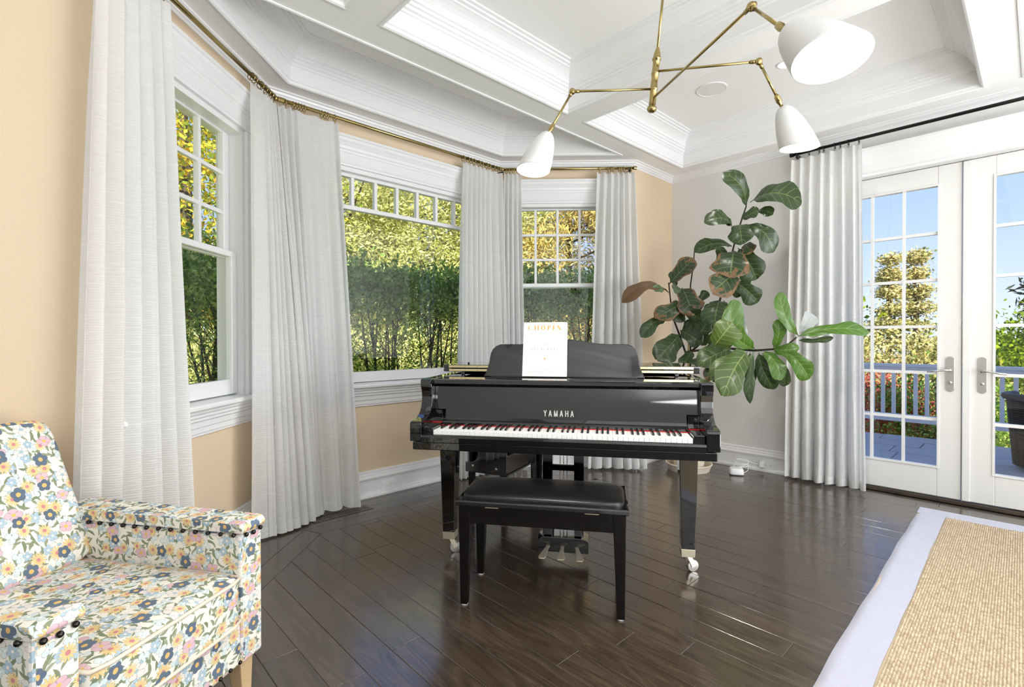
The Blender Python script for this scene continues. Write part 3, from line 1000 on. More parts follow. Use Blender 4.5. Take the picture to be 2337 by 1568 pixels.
for j in range(4):
    c0 = 6.03 + PW * j * math.sqrt(2); c1 = min(c0 + PW * math.sqrt(2), 6.67)
    p = [((c + s) / 2, (c - s) / 2) for s, c in ((-1.0, c0), (2.6, c0), (2.6, c1), (-1.0, c1))]
    p = clip(p, -1, 1 / kb, -2.98 + 3.05 / kb); p = clip(p, 0, -1, -2.62); p = clip(p, 1, 0, XD)
    if len(p) > 2: plank(p, -PI / 4)

# ------------------------------------------------------------------ lettering (drawn glyphs)


def glyph(ch, T, t, s):
    """polygons in a unit-height box; T thick stem, t hairline, s serif length. returns polys, width"""
    P = []
    def bar(x0, y0, x1, y1, w): P.append([(x0 - w / 2, y0), (x0 + w / 2, y0), (x1 + w / 2, y1), (x1 - w / 2, y1)])
    def hb(x0, x1, y, w): P.append([(x0, y - w / 2), (x1, y - w / 2), (x1, y + w / 2), (x0, y + w / 2)])
    def sf(x, w, y):
        if s: hb(x - w / 2 - s, x + w / 2 + s, y + (t / 2 if y < .5 else -t / 2), t)
    def arc(cx, cy, ox, oy, ix, iy, a0, a1, n=14):
        for k in range(n):
            a = math.radians(a0 + (a1 - a0) * k / n); b = math.radians(a0 + (a1 - a0) * (k + 1) / n)
            P.append([(cx + ox * math.cos(a), cy + oy * math.sin(a)), (cx + ox * math.cos(b), cy + oy * math.sin(b)), (cx + ix * math.cos(b), cy + iy * math.sin(b)), (cx + ix * math.cos(a), cy + iy * math.sin(a))])
    def stem(x, w=None, y0=0, y1=1, both=True):
        w = w or T; bar(x, y0, x, y1, w)
        if y0 == 0: sf(x, w, 0)
        if y1 == 1: sf(x, w, 1)
    W = .72; e = T / 2 + s
    if ch == ' ': return [], .42
    if ch in 'OC':
        ox = .43
        if ch == 'O': arc(ox, .5, ox, .52, ox - T, .52 - t, 0, 360, 28)
        else:
            arc(ox, .5, ox, .52, ox - T, .52 - t, 45, 315, 22); bar(ox * 1.72, .64, ox * 1.72, .98, t)
            if not s: pass
        return P, 2 * ox
    if ch == 'I': stem(e); return P, 2 * e
    if ch in 'HN':
        W = .62 + e
        if ch == 'H': stem(e); stem(W); hb(e, W, .5, t); return P, W + e
        stem(e, t if s else T); stem(W, t if s else T); bar(e, 1, W, 0, T * 1.15); return P, W + e
    if ch in 'PRBD':
        stem(e); bx_ = e
        if ch == 'D': arc(bx_, .5, .56, .5, .56 - T, .5 - t, -90, 90, 16); return P, bx_ + .58
        arc(bx_ + .12, .74, .36, .26, .36 - T, .26 - t, -90, 90, 12); hb(bx_, bx_ + .13, .5 , t); hb(bx_, bx_ + .13, 1 - t / 2, t)
        if ch == 'R': bar(bx_ + .2, .5, bx_ + .48, 0, T); sf(bx_ + .48, T, 0)
        if ch == 'B': arc(bx_ + .12, .24, .38, .26, .38 - T, .26 - t, -90, 90, 12)
        return P, bx_ + (.5 if ch == 'P' else .6)
    if ch in 'EFL':
        stem(e); x1 = e + .46
        if ch != 'L': hb(e, x1, 1 - t / 2, t); bar(x1, 1, x1, .78, t); hb(e, e + .32, .52, t)
        if ch != 'F': hb(e, x1 + .04, t / 2, t); bar(x1 + .03, 0, x1 + .03, .24, t)
        return P, x1 + .06
    if ch == 'T':
        hb(0, .68, 1 - t / 2, t); bar(.02, 1, .02, .76, t); bar(.66, 1, .66, .76, t); bar(.34, 0, .34, 1, T); sf(.34, T, 0); return P, .68
    if ch in 'AV':
        y0, y1 = (0, 1) if ch == 'A' else (1, 0)
        bar(.06 + s, y0, .38 + s, y1, t if s else T); bar(.40 + s, y1, .72 + s, y0, T)
        if ch == 'A': hb(.18 + s, .6 + s, .32, t)
        sf(.06 + s, t, y0); sf(.72 + s, T, y0); return P, .8 + 2 * s
    if ch == 'W':
        for i, (a, b, w) in enumerate(((0, .24, T), (.24, .48, t), (.48, .72, T), (.72, .96, t))):
            bar(a + s, 1 if i % 2 == 0 else 0, b + s, 0 if i % 2 == 0 else 1, w if s else T)
        sf(s, T, 1); sf(.96 + s, t, 1); return P, .98 + 2 * s
    if ch == 'M':
        W = .74 + e; stem(e, t if s else T); stem(W); bar(e, 1, (e + W) / 2, 0, T); bar((e + W) / 2, 0, W, 1, t if s else T); return P, W + e
    if ch == 'K':
        stem(e); bar(e, .42, e + .5, 1, t if s else T); bar(e + .2, .6, e + .54, 0, T); sf(e + .54, T, 0); sf(e + .5, t, 1); return P, e + .66
    if ch == 'U':
        stem(e, T, .26, 1); bar(e + .54, .26, e + .54, 1, t if s else T); sf(e + .54, t, 1); arc(e + .27, .28, .27 + T / 2, .30, .27 - T / 2, .30 - t, 180, 360, 12); return P, 2 * e + .54
    if ch == 'Y':
        bar(.04 + s, 1, .36 + s, .45, T); bar(.68 + s, 1, .36 + s, .45, t if s else T); bar(.36 + s, 0, .36 + s, .5, T); sf(.36 + s, T, 0); sf(.04 + s, T, 1); sf(.68 + s, t, 1); return P, .72 + 2 * s
    if ch == 'S':
        arc(.27, .74, .25, .26, .25 - T * .75, .26 - t, 30, 270, 14); arc(.27, .25, .27, .27, .27 - T * .75, .27 - t, -150, 90, 14)
        bar(.49, .72, .49, .98, t); bar(.03, .04, .03, .3, t); return P, .56
    if ch == 'Z':
        hb(0, .6, 1 - t / 2, t); hb(0, .6, t / 2, t); bar(.08, 0, .52, 1, T); return P, .62
    return [], .4


def lettering(name, text, h, cx, y0, width, F, T, t, s, mat, parent, depth=.0004, sq=1.0):
    """centre text on cx with its baseline at y0, fitted to the given width by tracking"""
    G = [glyph(c, T, t, s) for c in text]
    tot = sum(w for _, w in G) * h * sq
    gap = (width - tot) / max(1, len(text) - 1)
    if gap < .03 * h: sq = sq * (width - .08 * h * (len(text) - 1)) / tot; gap = .08 * h
    x = cx - width / 2; m = MB()
    for (polys, w) in G:
        for p in polys:
            m.prism([(x + a * h * sq, y0 + b * h) for a, b in p], F, 0, depth)
        x += w * h * sq + gap
    return m.build(name, mat, parent)


# ------------------------------------------------------------------ grand piano
PO = Vector((1.771, 1.567, 0)); PANG = math.atan2(-.811, .585)
piano = thing('grand_piano', 'glossy black baby grand piano with its keyboard open and front lid folded back', 'piano', PO, PANG)
K = MAT['black']


def pb(lo, hi, name, mat=None, par=piano, bevel=.003, seg=2):
    m = MB(); m.box(lo, hi); return m.build(name, mat or K, par, bevel=bevel, seg=seg)


HW = .727
pb((-HW + .012, -.018, .654), (HW - .012, .42, .693), 'key_bed', bevel=.004)
m = MB(); m.prism([(-.024, .694), (-.024, .718), (-.02, .727), (-.012, .731), (-.004, .728), (-.003, .694)], lambda y, z, x: (x, y, z), -.668, .668); m.build('key_slip', K, piano)
ARM = [(-.026, .697), (-.026, .778), (-.022, .788), (-.012, .794), (.03, .798), (.062, .802), (.09, .812), (.112, .828), (.128, .848), (.138, .872), (.140, .90), (.134, .93), (.124, .952), (.122, .986), (.127, .993), (.5, .993), (.5, .697)]
for sgn in (-1, 1):
    m = MB(); m.prism(ARM, lambda y, z, x: (x, y, z), sgn * .668, sgn * HW); m.build('key_arm', K, piano, bevel=.004)
    m = MB(); x0, x1 = sorted((sgn * .6165, sgn * .667))
    m.box((x0, -.002, .694), (x1, .148, .766)); cb = m.build('cheek_block', K, piano, bevel=.004)
    m = MB(); m.box((x0, .135, .7665), (x1, .150, .7685)); m.build('felt_strip', MAT['felt'], cb)
    # rounded scroll beside the fallboard
    m = MB(); m.prism([(.150, .767), (.150, .83), (.158, .80), (.17, .785), (.2, .78), (.2, .767)], lambda y, z, x: (x, y, z), x0, x1); m.build('fallboard_scroll', K, piano)

# case rim
rim_o = [(-HW, .30), (-HW, 1.05), (-.715, 1.2), (-.66, 1.36), (-.56, 1.46), (-.42, 1.5), (-.28, 1.48), (-.14, 1.40), (-.02, 1.28), (.09, 1.16), (.22, 1.06), (.38, .99), (.53, .92), (.64, .83), (.70, .72), (HW, .58), (HW, .30)]


def smooth_open(pts, n=4):
    out = []
    for i in range(len(pts) - 1):
        p0 = pts[max(i - 1, 0)]; p1 = pts[i]; p2 = pts[i + 1]; p3 = pts[min(i + 2, len(pts) - 1)]
        for k in range(n):
            u = k / n
            out.append(tuple(.5 * ((2 * p1[j]) + (-p0[j] + p2[j]) * u + (2 * p0[j] - 5 * p1[j] + 4 * p2[j] - p3[j]) * u * u + (-p0[j] + 3 * p1[j] - 3 * p2[j] + p3[j]) * u ** 3) for j in range(2)))
    out.append(pts[-1]); return out


ro = smooth_open(rim_o, 3)
m = MB()
k = len(ro)
cen = Vector((-.05, .7))
inner = []
for i, p in enumerate(ro):
    a = Vector(ro[max(i - 1, 0)]); b = Vector(ro[min(i + 1, k - 1)]); d = (b - a).normalized(); nn = Vector((d.y, -d.x))
    inner.append((p[0] + nn.x * .045, p[1] + nn.y * .045))
vs = [(x, y, .69) for x, y in ro] + [(x, y, .992) for x, y in ro] + [(x, y, .992) for x, y in inner] + [(x, y, .69) for x, y in inner]
fs = []
for i in range(k - 1):
    fs += [(i + 1, i, k + i, k + i + 1), (k + i + 1, k + i, 2 * k + i, 2 * k + i + 1), (2 * k + i + 1, 2 * k + i, 3 * k + i, 3 * k + i + 1), (3 * k + i + 1, 3 * k + i, i, i + 1)]
m.add(vs, fs); m.build('case_rim', K, piano)
m = MB(); m.prism(ro, lambda x, y, z: (x * .97, y * .985, z), .705, .73); m.build('soundboard', MAT['satin'], piano)
for i, (a, b) in enumerate((((-.5, .45), (-.45, 1.3)), ((-.1, .45), (-.2, 1.3)), ((.3, .45), (.15, 1.0)))):
    m = MB(); m.bar((*a, .675), (*b, .675), .06, .06); m.build('brace_beam', MAT['satin'], piano)
# lids
lid = [(x * 1.012, y * 1.006) for x, y in ro if y > .52]
lid = [(-HW * 1.012, .525)] + lid + [(HW * 1.012, .525)]
m = MB(); m.prism(lid, lambda x, y, z: (x, y, z), 1.007, 1.026); m.build('main_lid', K, piano, bevel=.003)
pb((-HW - .008, .520, 1.028), (HW + .008, .93, 1.048), 'front_lid', bevel=.003)
for z in (1.0165, 1.038):
    m = MB(); m.box((-.70, (.520 if z > 1.03 else .525) - .0022, z - .0065), (.70, .526, z + .0065)); hg = m.build('brass_hinge', MAT['brightbrass'], piano)
    for i in range(19):
        x = -.675 + i * .075; m = MB(); m.lathe([(.0026, 0), (.002, .0012)], 6, (x, (.520 if z > 1.03 else .525) - .0022, z), (0, -1, 0), cap1=True); m.build('screw', MAT['brass'], hg)
m = MB(); m.sphere((-.60, .60, 1.054), .0075, 10, 6, .9); m.build('lid_bumper', MAT['jet'], piano, smooth=True)
pb((-.62, .505, .993), (-.60, .53, 1.007), 'lid_rest'); pb((.60, .505, .993), (.62, .53, 1.007), 'lid_rest')
# music shelf, fallboard
m = MB(); m.prism([(.150, .968), (.150, .983), (.153, .989), (.16, .992), (.52, .992), (.52, .974), (.165, .974), (.163, .968)], lambda y, z, x: (x, y, z), -.667, .667); m.build('music_shelf', K, piano)
m = MB(); m.prism([(.172, .776), (.178, .79), (.186, .95), (.196, .965), (.21, .966), (.21, .776)], lambda y, z, x: (x, y, z), -.6665, .6665); fbd = m.build('fallboard', K, piano)
m = MB(); m.prism([(.150, .752), (.150, .764), (.156, .772), (.172, .7755), (.20, .7755), (.20, .752)], lambda y, z, x: (x, y, z), -.616, .616); m.build('fallboard_lip', K, piano)
m = MB(); m.box((-.616, .1445, .7500), (.616, .150, .7535)); m.build('nameboard_felt', MAT['felt'], piano)
lettering('fallboard_lettering', 'YAMAHA', .031, -.008, .806, .152, lambda a, b, t: (a, .1775 + (b - .776) * .048 - .0006 - t * 2, b), .22, .13, 0, MAT['silverletter'], fbd, sq=.62)
# keys
KW = 1.2275 / 52
wm = None
for i in range(52):
    x = -.61375 + KW * (i + .5)
    if wm is None:
        m = MB(); m.box((-KW / 2 + .0005, 0, .727), (KW / 2 - .0005, .146, .7495)); m.box((-KW / 2 + .0003, -.0015, .7475), (KW / 2 - .0003, .05, .7500))
        o = m.build('white_key', MAT['ivory'], piano, bevel=.0008, seg=1); wm = o
    else:
        o = wm.copy(); COL.objects.link(o)
    o.location = (x, 0, 0)
bk = None
for i in range(51):
    if (i % 7) in (0, 2, 3, 5, 6):    # A C D F G keep a sharp to their right
        sh = {0: .002, 2: -.002, 3: .002, 5: -.002, 6: 0}[i % 7]
        x = -.61375 + KW * (i + 1) + sh
        if bk is None:
            m = MB(); m.frustum((0, .0975, .7480), (.0055, .0485), (0, .0995, .7605), (.0043, .0445)); o = m.build('black_key', MAT['jet'], piano, bevel=.001, seg=1); bk = o
        else:
            o = bk.copy(); COL.objects.link(o)
        o.location = (x, 0, 0)
# music desk
half = [(.437, .992), (.428, 1.012), (.416, 1.04), (.409, 1.07), (.406, 1.098), (.401, 1.124), (.390, 1.146), (.372, 1.163), (.348, 1.172), (.31, 1.173), (.25, 1.172), (.19, 1.176), (.12, 1.188), (.05, 1.198), (0, 1.2)]
desk = half + [(-x, z) for x, z in half[-2::-1]]
tilt = lambda z: .355 + (z - .992) * .2
m = MB(); m.prism(desk, lambda x, z, y: (x - .007, tilt(z) + y, z), 0, .018); m.build('music_desk', K, piano, bevel=.004)
m = MB(); m.box((-.40, .33, .992), (.39, .352, .998)); m.build('desk_ledge', K, piano, bevel=.002)
# legs with brass casters


def piano_leg(x, y, top=.66, caster_ang=.6):
    m = MB(); m.frustum((x, y, .125), (.033, .033), (x, y, top - .035), (.046, .046)); m.frustum((x, y, top - .035), (.052, .052), (x, y, top), (.075, .075))
    lg = m.build('leg', K, piano, bevel=.003)
    m = MB(); m.frustum((x, y, .086), (.033, .033), (x, y, .126), (.0345, .0345)); m.build('ferrule', MAT['palebrass'], lg, bevel=.002)
    ca = (math.cos(caster_ang), math.sin(caster_ang)); cx, cy = x + ca[0] * .028, y + ca[1] * .028
    m = MB()
    for sg in (-1, 1):
        px, py = -ca[1] * .017 * sg, ca[0] * .017 * sg
        m.bar((x + px * .7, y + py * .7, .09), (cx + px, cy + py, .030), .006, .024, (ca[0], ca[1], 0))
    m.build('caster_fork', MAT['palebrass'], lg, bevel=.001)
    m = MB(); m.lathe([(.012, -.013), (.029, -.012), (.030, -.009), (.030, .009), (.029, .012), (.012, .013)], 22, (cx, cy, .0302), (-ca[1], ca[0], 0), True, True); m.build('caster_wheel', MAT['nickel'], lg)


piano_leg(-.635, .335, .656, 0.5); piano_leg(.64, .335, .656, .4); piano_leg(-.26, 1.22, .70, .9)
# pedal lyre
ly = .31
m = MB()
for x in (-.085, .085): m.frustum((x, ly + .03, .13), (.024, .02), (x, ly + .06, .655), (.028, .022))
lyre = m.build('pedal_lyre', K, piano, bevel=.003)
m = MB(); m.bar((-.06, ly + .055, .50), (.06, ly + .055, .50), .02, .03); m.build('cross_piece', K, lyre)
m = MB(); m.prism([(-.136, .066), (-.136, .128), (-.10, .145), (.10, .145), (.136, .128), (.136, .066)], lambda x, z, y: (x, y, z), ly - .02, ly + .10); m.build('pedal_box', K, lyre, bevel=.003)
for i, x in enumerate((-.075, 0, .075)):
    m = MB(); xo = (x - .022 if i == 0 else x + .022 if i == 2 else x)
    vs = []
    st = [(ly - .018, .096, .009, .008, x), (ly - .05, .092, .010, .007, x + (xo - x) * .3), (ly - .085, .083, .016, .006, x + (xo - x) * .7), (ly - .115, .076, .02, .006, xo), (ly - .128, .073, .014, .005, xo)]
    for (y, z, w_, h_, xc) in st: vs += [(xc - w_, y, z - h_ / 2), (xc + w_, y, z - h_ / 2), (xc + w_, y, z + h_ / 2), (xc - w_, y, z + h_ / 2)]
    fs = [(3, 2, 1, 0), tuple(16 + q for q in range(4))]
    for a in range(4):
        for q in range(4): fs.append((a * 4 + q, a * 4 + (q + 1) % 4, a * 4 + 4 + (q + 1) % 4, a * 4 + 4 + q))
    m.add(vs, fs); m.build('pedal', MAT['palebrass'], lyre, bevel=.002)
    m = MB(); m.tube([(x * .25 - .0, ly + .06, .14), (x * .25, ly + .07, .655)], .003, 8); m.build('trapwork_rod', MAT['nickel'], lyre)
m = MB(); m.tube([(-.06, ly + .09, .12), (-.10, ly + .33, .66)], .006, 8); m.tube([(.06, ly + .09, .12), (.10, ly + .33, .66)], .006, 8); m.build('brace_rod', MAT['nickel'], lyre)

# ------------------------------------------------------------------ music book
bkO = PO + Vector((math.cos(PANG) * -.101 + .811 * .326, math.sin(PANG) * -.101 + .585 * .326, .9985))
book = thing('music_book', 'white music score reading CHOPIN NOCTURNES propped on the music desk', 'book', bkO, PANG)
BT = math.radians(11)
BF = lambda a, b, t: (a, b * math.sin(BT) - t * math.cos(BT), b * math.cos(BT) + t * math.sin(BT))
BWd, BH = .240, .300
m = MB(); m.prism([(-BWd / 2, 0), (BWd / 2, 0), (BWd / 2 - .001, BH), (-BWd / 2 + .002, BH)], BF, -.001, 0); cov = m.build('front_cover', MAT['paper'], book)
m = MB(); m.prism([(-BWd / 2 + .001, .002), (BWd / 2 + .002, .002), (BWd / 2 + .001, BH - .002), (-BWd / 2 + .003, BH - .002)], BF, -.010, -.0012); m.build('pages', MAT['paper'], book)
m = MB(); m.prism([(-BWd / 2, 0), (BWd / 2 + .003, 0), (BWd / 2 + .002, BH), (-BWd / 2 + .002, BH)], BF, -.0115, -.0102); m.build('back_cover', MAT['paper'], book)
L_ = lambda n, tx, h, y, w, T, t, s, mt, cx=-.002: lettering(n, tx, h, cx, y, w, BF, T, t, s, mt, cov)
L_('title_lettering', 'CHOPIN', .027, .256, .185, .24, .05, .07, MAT['inkorange'])
L_('subtitle_lettering', 'COMPLETE WORKS', .0105, .237, .186, .13, .06, .06, MAT['inklight'])
L_('editor_lettering', 'EDITOR', .0052, .2165, .042, .14, .08, .05, MAT['inklight'])
L_('editor_lettering', 'PADEREWSKI', .0078, .203, .086, .13, .07, .06, MAT['inklight'])
L_('volume_lettering', 'VII', .0115, .172, .02, .14, .07, .06, MAT['inkgrey'])
L_('name_lettering', 'NOCTURNES', .0155, .1415, .150, .13, .05, .07, MAT['inkgrey'])
L_('publisher_lettering', 'INSTYTUT FRYDERYKA CHOPINA', .0068, .0345, .192, .15, .08, .06, MAT['inklight'])
L_('publisher_lettering', 'POLSKIE WYDAWNICTWO MUZYCZNE', .0068, .0215, .192, .15, .08, .06, MAT['inklight'])
m = MB(); m.prism([(math.cos(a) * .0042 + .001, math.sin(a) * .0058 + .097) for a in np.linspace(0, 6.1, 14)], BF, 0, .0005); m.build('emblem', MAT['inkorange'], cov)
m = MB()
for k in range(20):
    a, b = 2 * PI * k / 20, 2 * PI * (k + 1) / 20
    m.prism([(math.cos(a) * .0085 + .001, math.sin(a) * .0105 + .097), (math.cos(b) * .0085 + .001, math.sin(b) * .0105 + .097), (math.cos(b) * .0078 + .001, math.sin(b) * .0097 + .097), (math.cos(a) * .0078 + .001, math.sin(a) * .0097 + .097)], BF, 0, .0004)
m.build('emblem_ring', MAT['inklight'], cov)
m = MB()
for (a, b, c, d) in ((-.068, .115, -.044, .115), (-.069, .109, -.045, .109), (-.07, .101, -.046, .1015), (-.072, .078, -.05, .078), (-.069, .09, -.047, .091)):
    m.prism([(a, b), (c, d), (c, d + .0007), (a, b + .0007)], BF, 0, .0004)
for (a, b, c, d) in ((-.068, .116, -.075, .066), (-.044, .116, -.053, .062), (-.06, .112, -.066, .078)):
    m.prism([(a, b), (a + .0008, b), (c + .0008, d), (c, d)], BF, 0, .0004)
for (a, b) in ((-.0765, .064), (-.0545, .061)):
    m.prism([(a + .002 * math.cos(q), b + .0017 * math.sin(q)) for q in np.linspace(0, 5.6, 8)], BF, 0, .0004)
m.build('seal_drawing', MAT['inklight'], cov)

# ------------------------------------------------------------------ piano bench
BX0, BX1, BY0, BY1 = -.435, .325, -.215, .150


def plocal(x, y, z=0): return (PO.x + math.cos(PANG) * x - math.sin(PANG) * y, PO.y + math.sin(PANG) * x + math.cos(PANG) * y, z)


bench = thing('piano_bench', 'black padded piano bench with four tapered legs in front of the keyboard', 'bench', plocal((BX0 + BX1) / 2, (BY0 + BY1) / 2), PANG)
hx, hy = (BX1 - BX0) / 2, (BY1 - BY0) / 2
m = MB(); m.box((-hx + .015, -hy + .015, .375), (hx - .015, hy - .015, .455)); ap = m.build('apron', MAT['satin'], bench, bevel=.002)
m = MB(); m.box((-hx, -hy, .455), (hx, hy, .480)); m.build('lid_frame', MAT['black'], bench, bevel=.006)
m = MB(); m.pillow((hx - .016, hy - .016, .034), 7, 16, lambda a, b, c: (a, b, .478 + (max(c, -.012) if c < 0 else c * (.62 + .5 * (1 - min(1, abs(a) / hx) ** 3) * (1 - min(1, abs(b) / hy) ** 2.2))))); m.build('padded_seat', MAT['leather'], bench, smooth=True, weld=True)
for sx in (-1, 1):
    for sy in (-1, 1):
        cx, cy = sx * (hx - .040), sy * (hy - .040)
        m = MB(); m.frustum((cx + sx * .006, cy + sy * .006, .006), (.0165, .0165), (cx, cy, .458), (.028, .028)); lg = m.build('leg', MAT['satin'], bench, bevel=.003)
        m = MB(); m.lathe([(.013, 0), (.015, .002), (.015, .006)], 12, (cx + sx * .006, cy + sy * .006, 0), cap0=True, cap1=True); m.build('glide', MAT['plastic'], lg)
for x in (-.215, .225):
    m = MB(); m.box((x - .03, -hy + .0125, .4495), (x + .03, -hy + .016, .4525)); m.build('hinge', MAT['palebrass'], bench)

# small black bench stored under the piano
sb = thing('side_bench', 'small black wooden bench with silver bolts stored underneath the piano', 'bench', plocal(-.47, 1.06), PANG - .28)
m = MB(); m.prism([(-.155, .322), (.15, .322), (.15, .475), (-.055, .475), (-.058, .44), (-.07, .412), (-.09, .395), (-.115, .388), (-.155, .386)], lambda x, z, y: (x, y, z), -.27, -.25); ep = m.build('end_panel', K, sb, bevel=.002)
m = MB(); m.prism([(-.155, .322), (.15, .322), (.15, .475), (-.155, .475)], lambda x, z, y: (x, y, z), .25, .27); m.build('end_panel', K, sb, bevel=.002)
for sx in (-.150, .135):
    m = MB(); m.box((sx, -.25, .33), (sx + .015, .25, .45)); m.build('side_rail', K, sb, bevel=.003)
m = MB(); m.pillow((.15, .27, .016), 6, 8, lambda a, b, c: (a, b, .49 + c)); m.build('padded_top', MAT['leather'], sb, smooth=True, weld=True)
m = MB(); m.tube([(.153, -.27, .326), (.153, .27, .326)], .007, 8); m.build('edge_bead', K, sb)
for x, z in ((-.095, .366), (.08, .362)):
    m = MB(); m.lathe([(.0085, 0), (.008, .003), (.004, .005)], 12, (x, -.27, z), (0, -1, 0), cap1=True); m.build('bolt', MAT['nickel'], sb)
for sx in (-.125, .115):
    for sy in (-.235, .235):
        m = MB(); m.frustum((sx, sy, .012), (.013, .013), (sx, sy, .335), (.018, .018)); lg = m.build('leg', MAT['satin'], sb, bevel=.002)
        m = MB(); m.lathe([(.012, 0), (.015, .003), (.013, .013)], 12, (sx, sy, 0), cap0=True, cap1=True); m.build('foot', MAT['nickel'], lg)

# ------------------------------------------------------------------ curtain rods and curtains
RZ = 2.768; RR = .0125
rod = thing('curtain_rod', 'long brass curtain rod bent to follow the three bay walls', 'curtain rod', (XB0, YB, RZ))
RP = [(.09, 2.384), (1.121, 3.415), (3.114, 3.415), (3.975, 2.554)]
for a, b in zip(RP[:-1], RP[1:]):
    m = MB(); m.tube([(*a, RZ), (*b, RZ)], RR, 14); m.build('rod', MAT['brass'], rod, w=True, smooth=True)
for p in RP[1:3]:
    m = MB(); m.sphere((*p, RZ), .0165, 12, 8); m.build('elbow', MAT['brass'], rod, w=True, smooth=True)
    m = MB(); d = Vector((2.117 - p[0], 0, 0)).normalized(); m.tube([Vector((*p, RZ)) + d * .012, Vector((*p, RZ)) + d * .05], .0165, 14); m.build('collar', MAT['brass'], rod, w=True)
for p, q in ((RP[0], RP[1]), (RP[3], RP[2])):
    d = (Vector((*q, 0)) - Vector((*p, 0))).normalized(); m = MB(); m.tube([Vector((*p, RZ)) - d * .012, Vector((*p, RZ)) + d * .014], .018, 16); m.build('end_cap', MAT['brass'], rod, w=True)
for p, q in (((1.09, 3.446), (1.09, 3.515)), ((3.145, 3.446), (3.145, 3.515)), ((3.94, 2.589), (4.01, 2.66)), ((.14, 2.434), (.07, 2.504))):
    m = MB(); m.bar((*p, RZ - .02), (*q, RZ - .02), .014, .03); m.build('bracket', MAT['gunmetal'], rod, w=True)
rod2 = thing('curtain_rod', 'dark nickel curtain rod above the glazed double doors', 'curtain rod', (XD, .5, 2.762))
m = MB(); m.tube([(4.662, 1.455, 2.762), (4.662, -1.2, 2.762)], .0125, 14); m.build('rod', MAT['gunmetal'], rod2, w=True, smooth=True)
m = MB(); m.tube([(4.662, 1.47, 2.762), (4.662, 1.44, 2.762)], .018, 16); m.build('end_cap', MAT['gunmetal'], rod2, w=True)
m = MB(); m.bar((4.662, 1.42, 2.745), (4.76, 1.42, 2.745), .014, .03); m.build('bracket', MAT['gunmetal'], rod2, w=True)


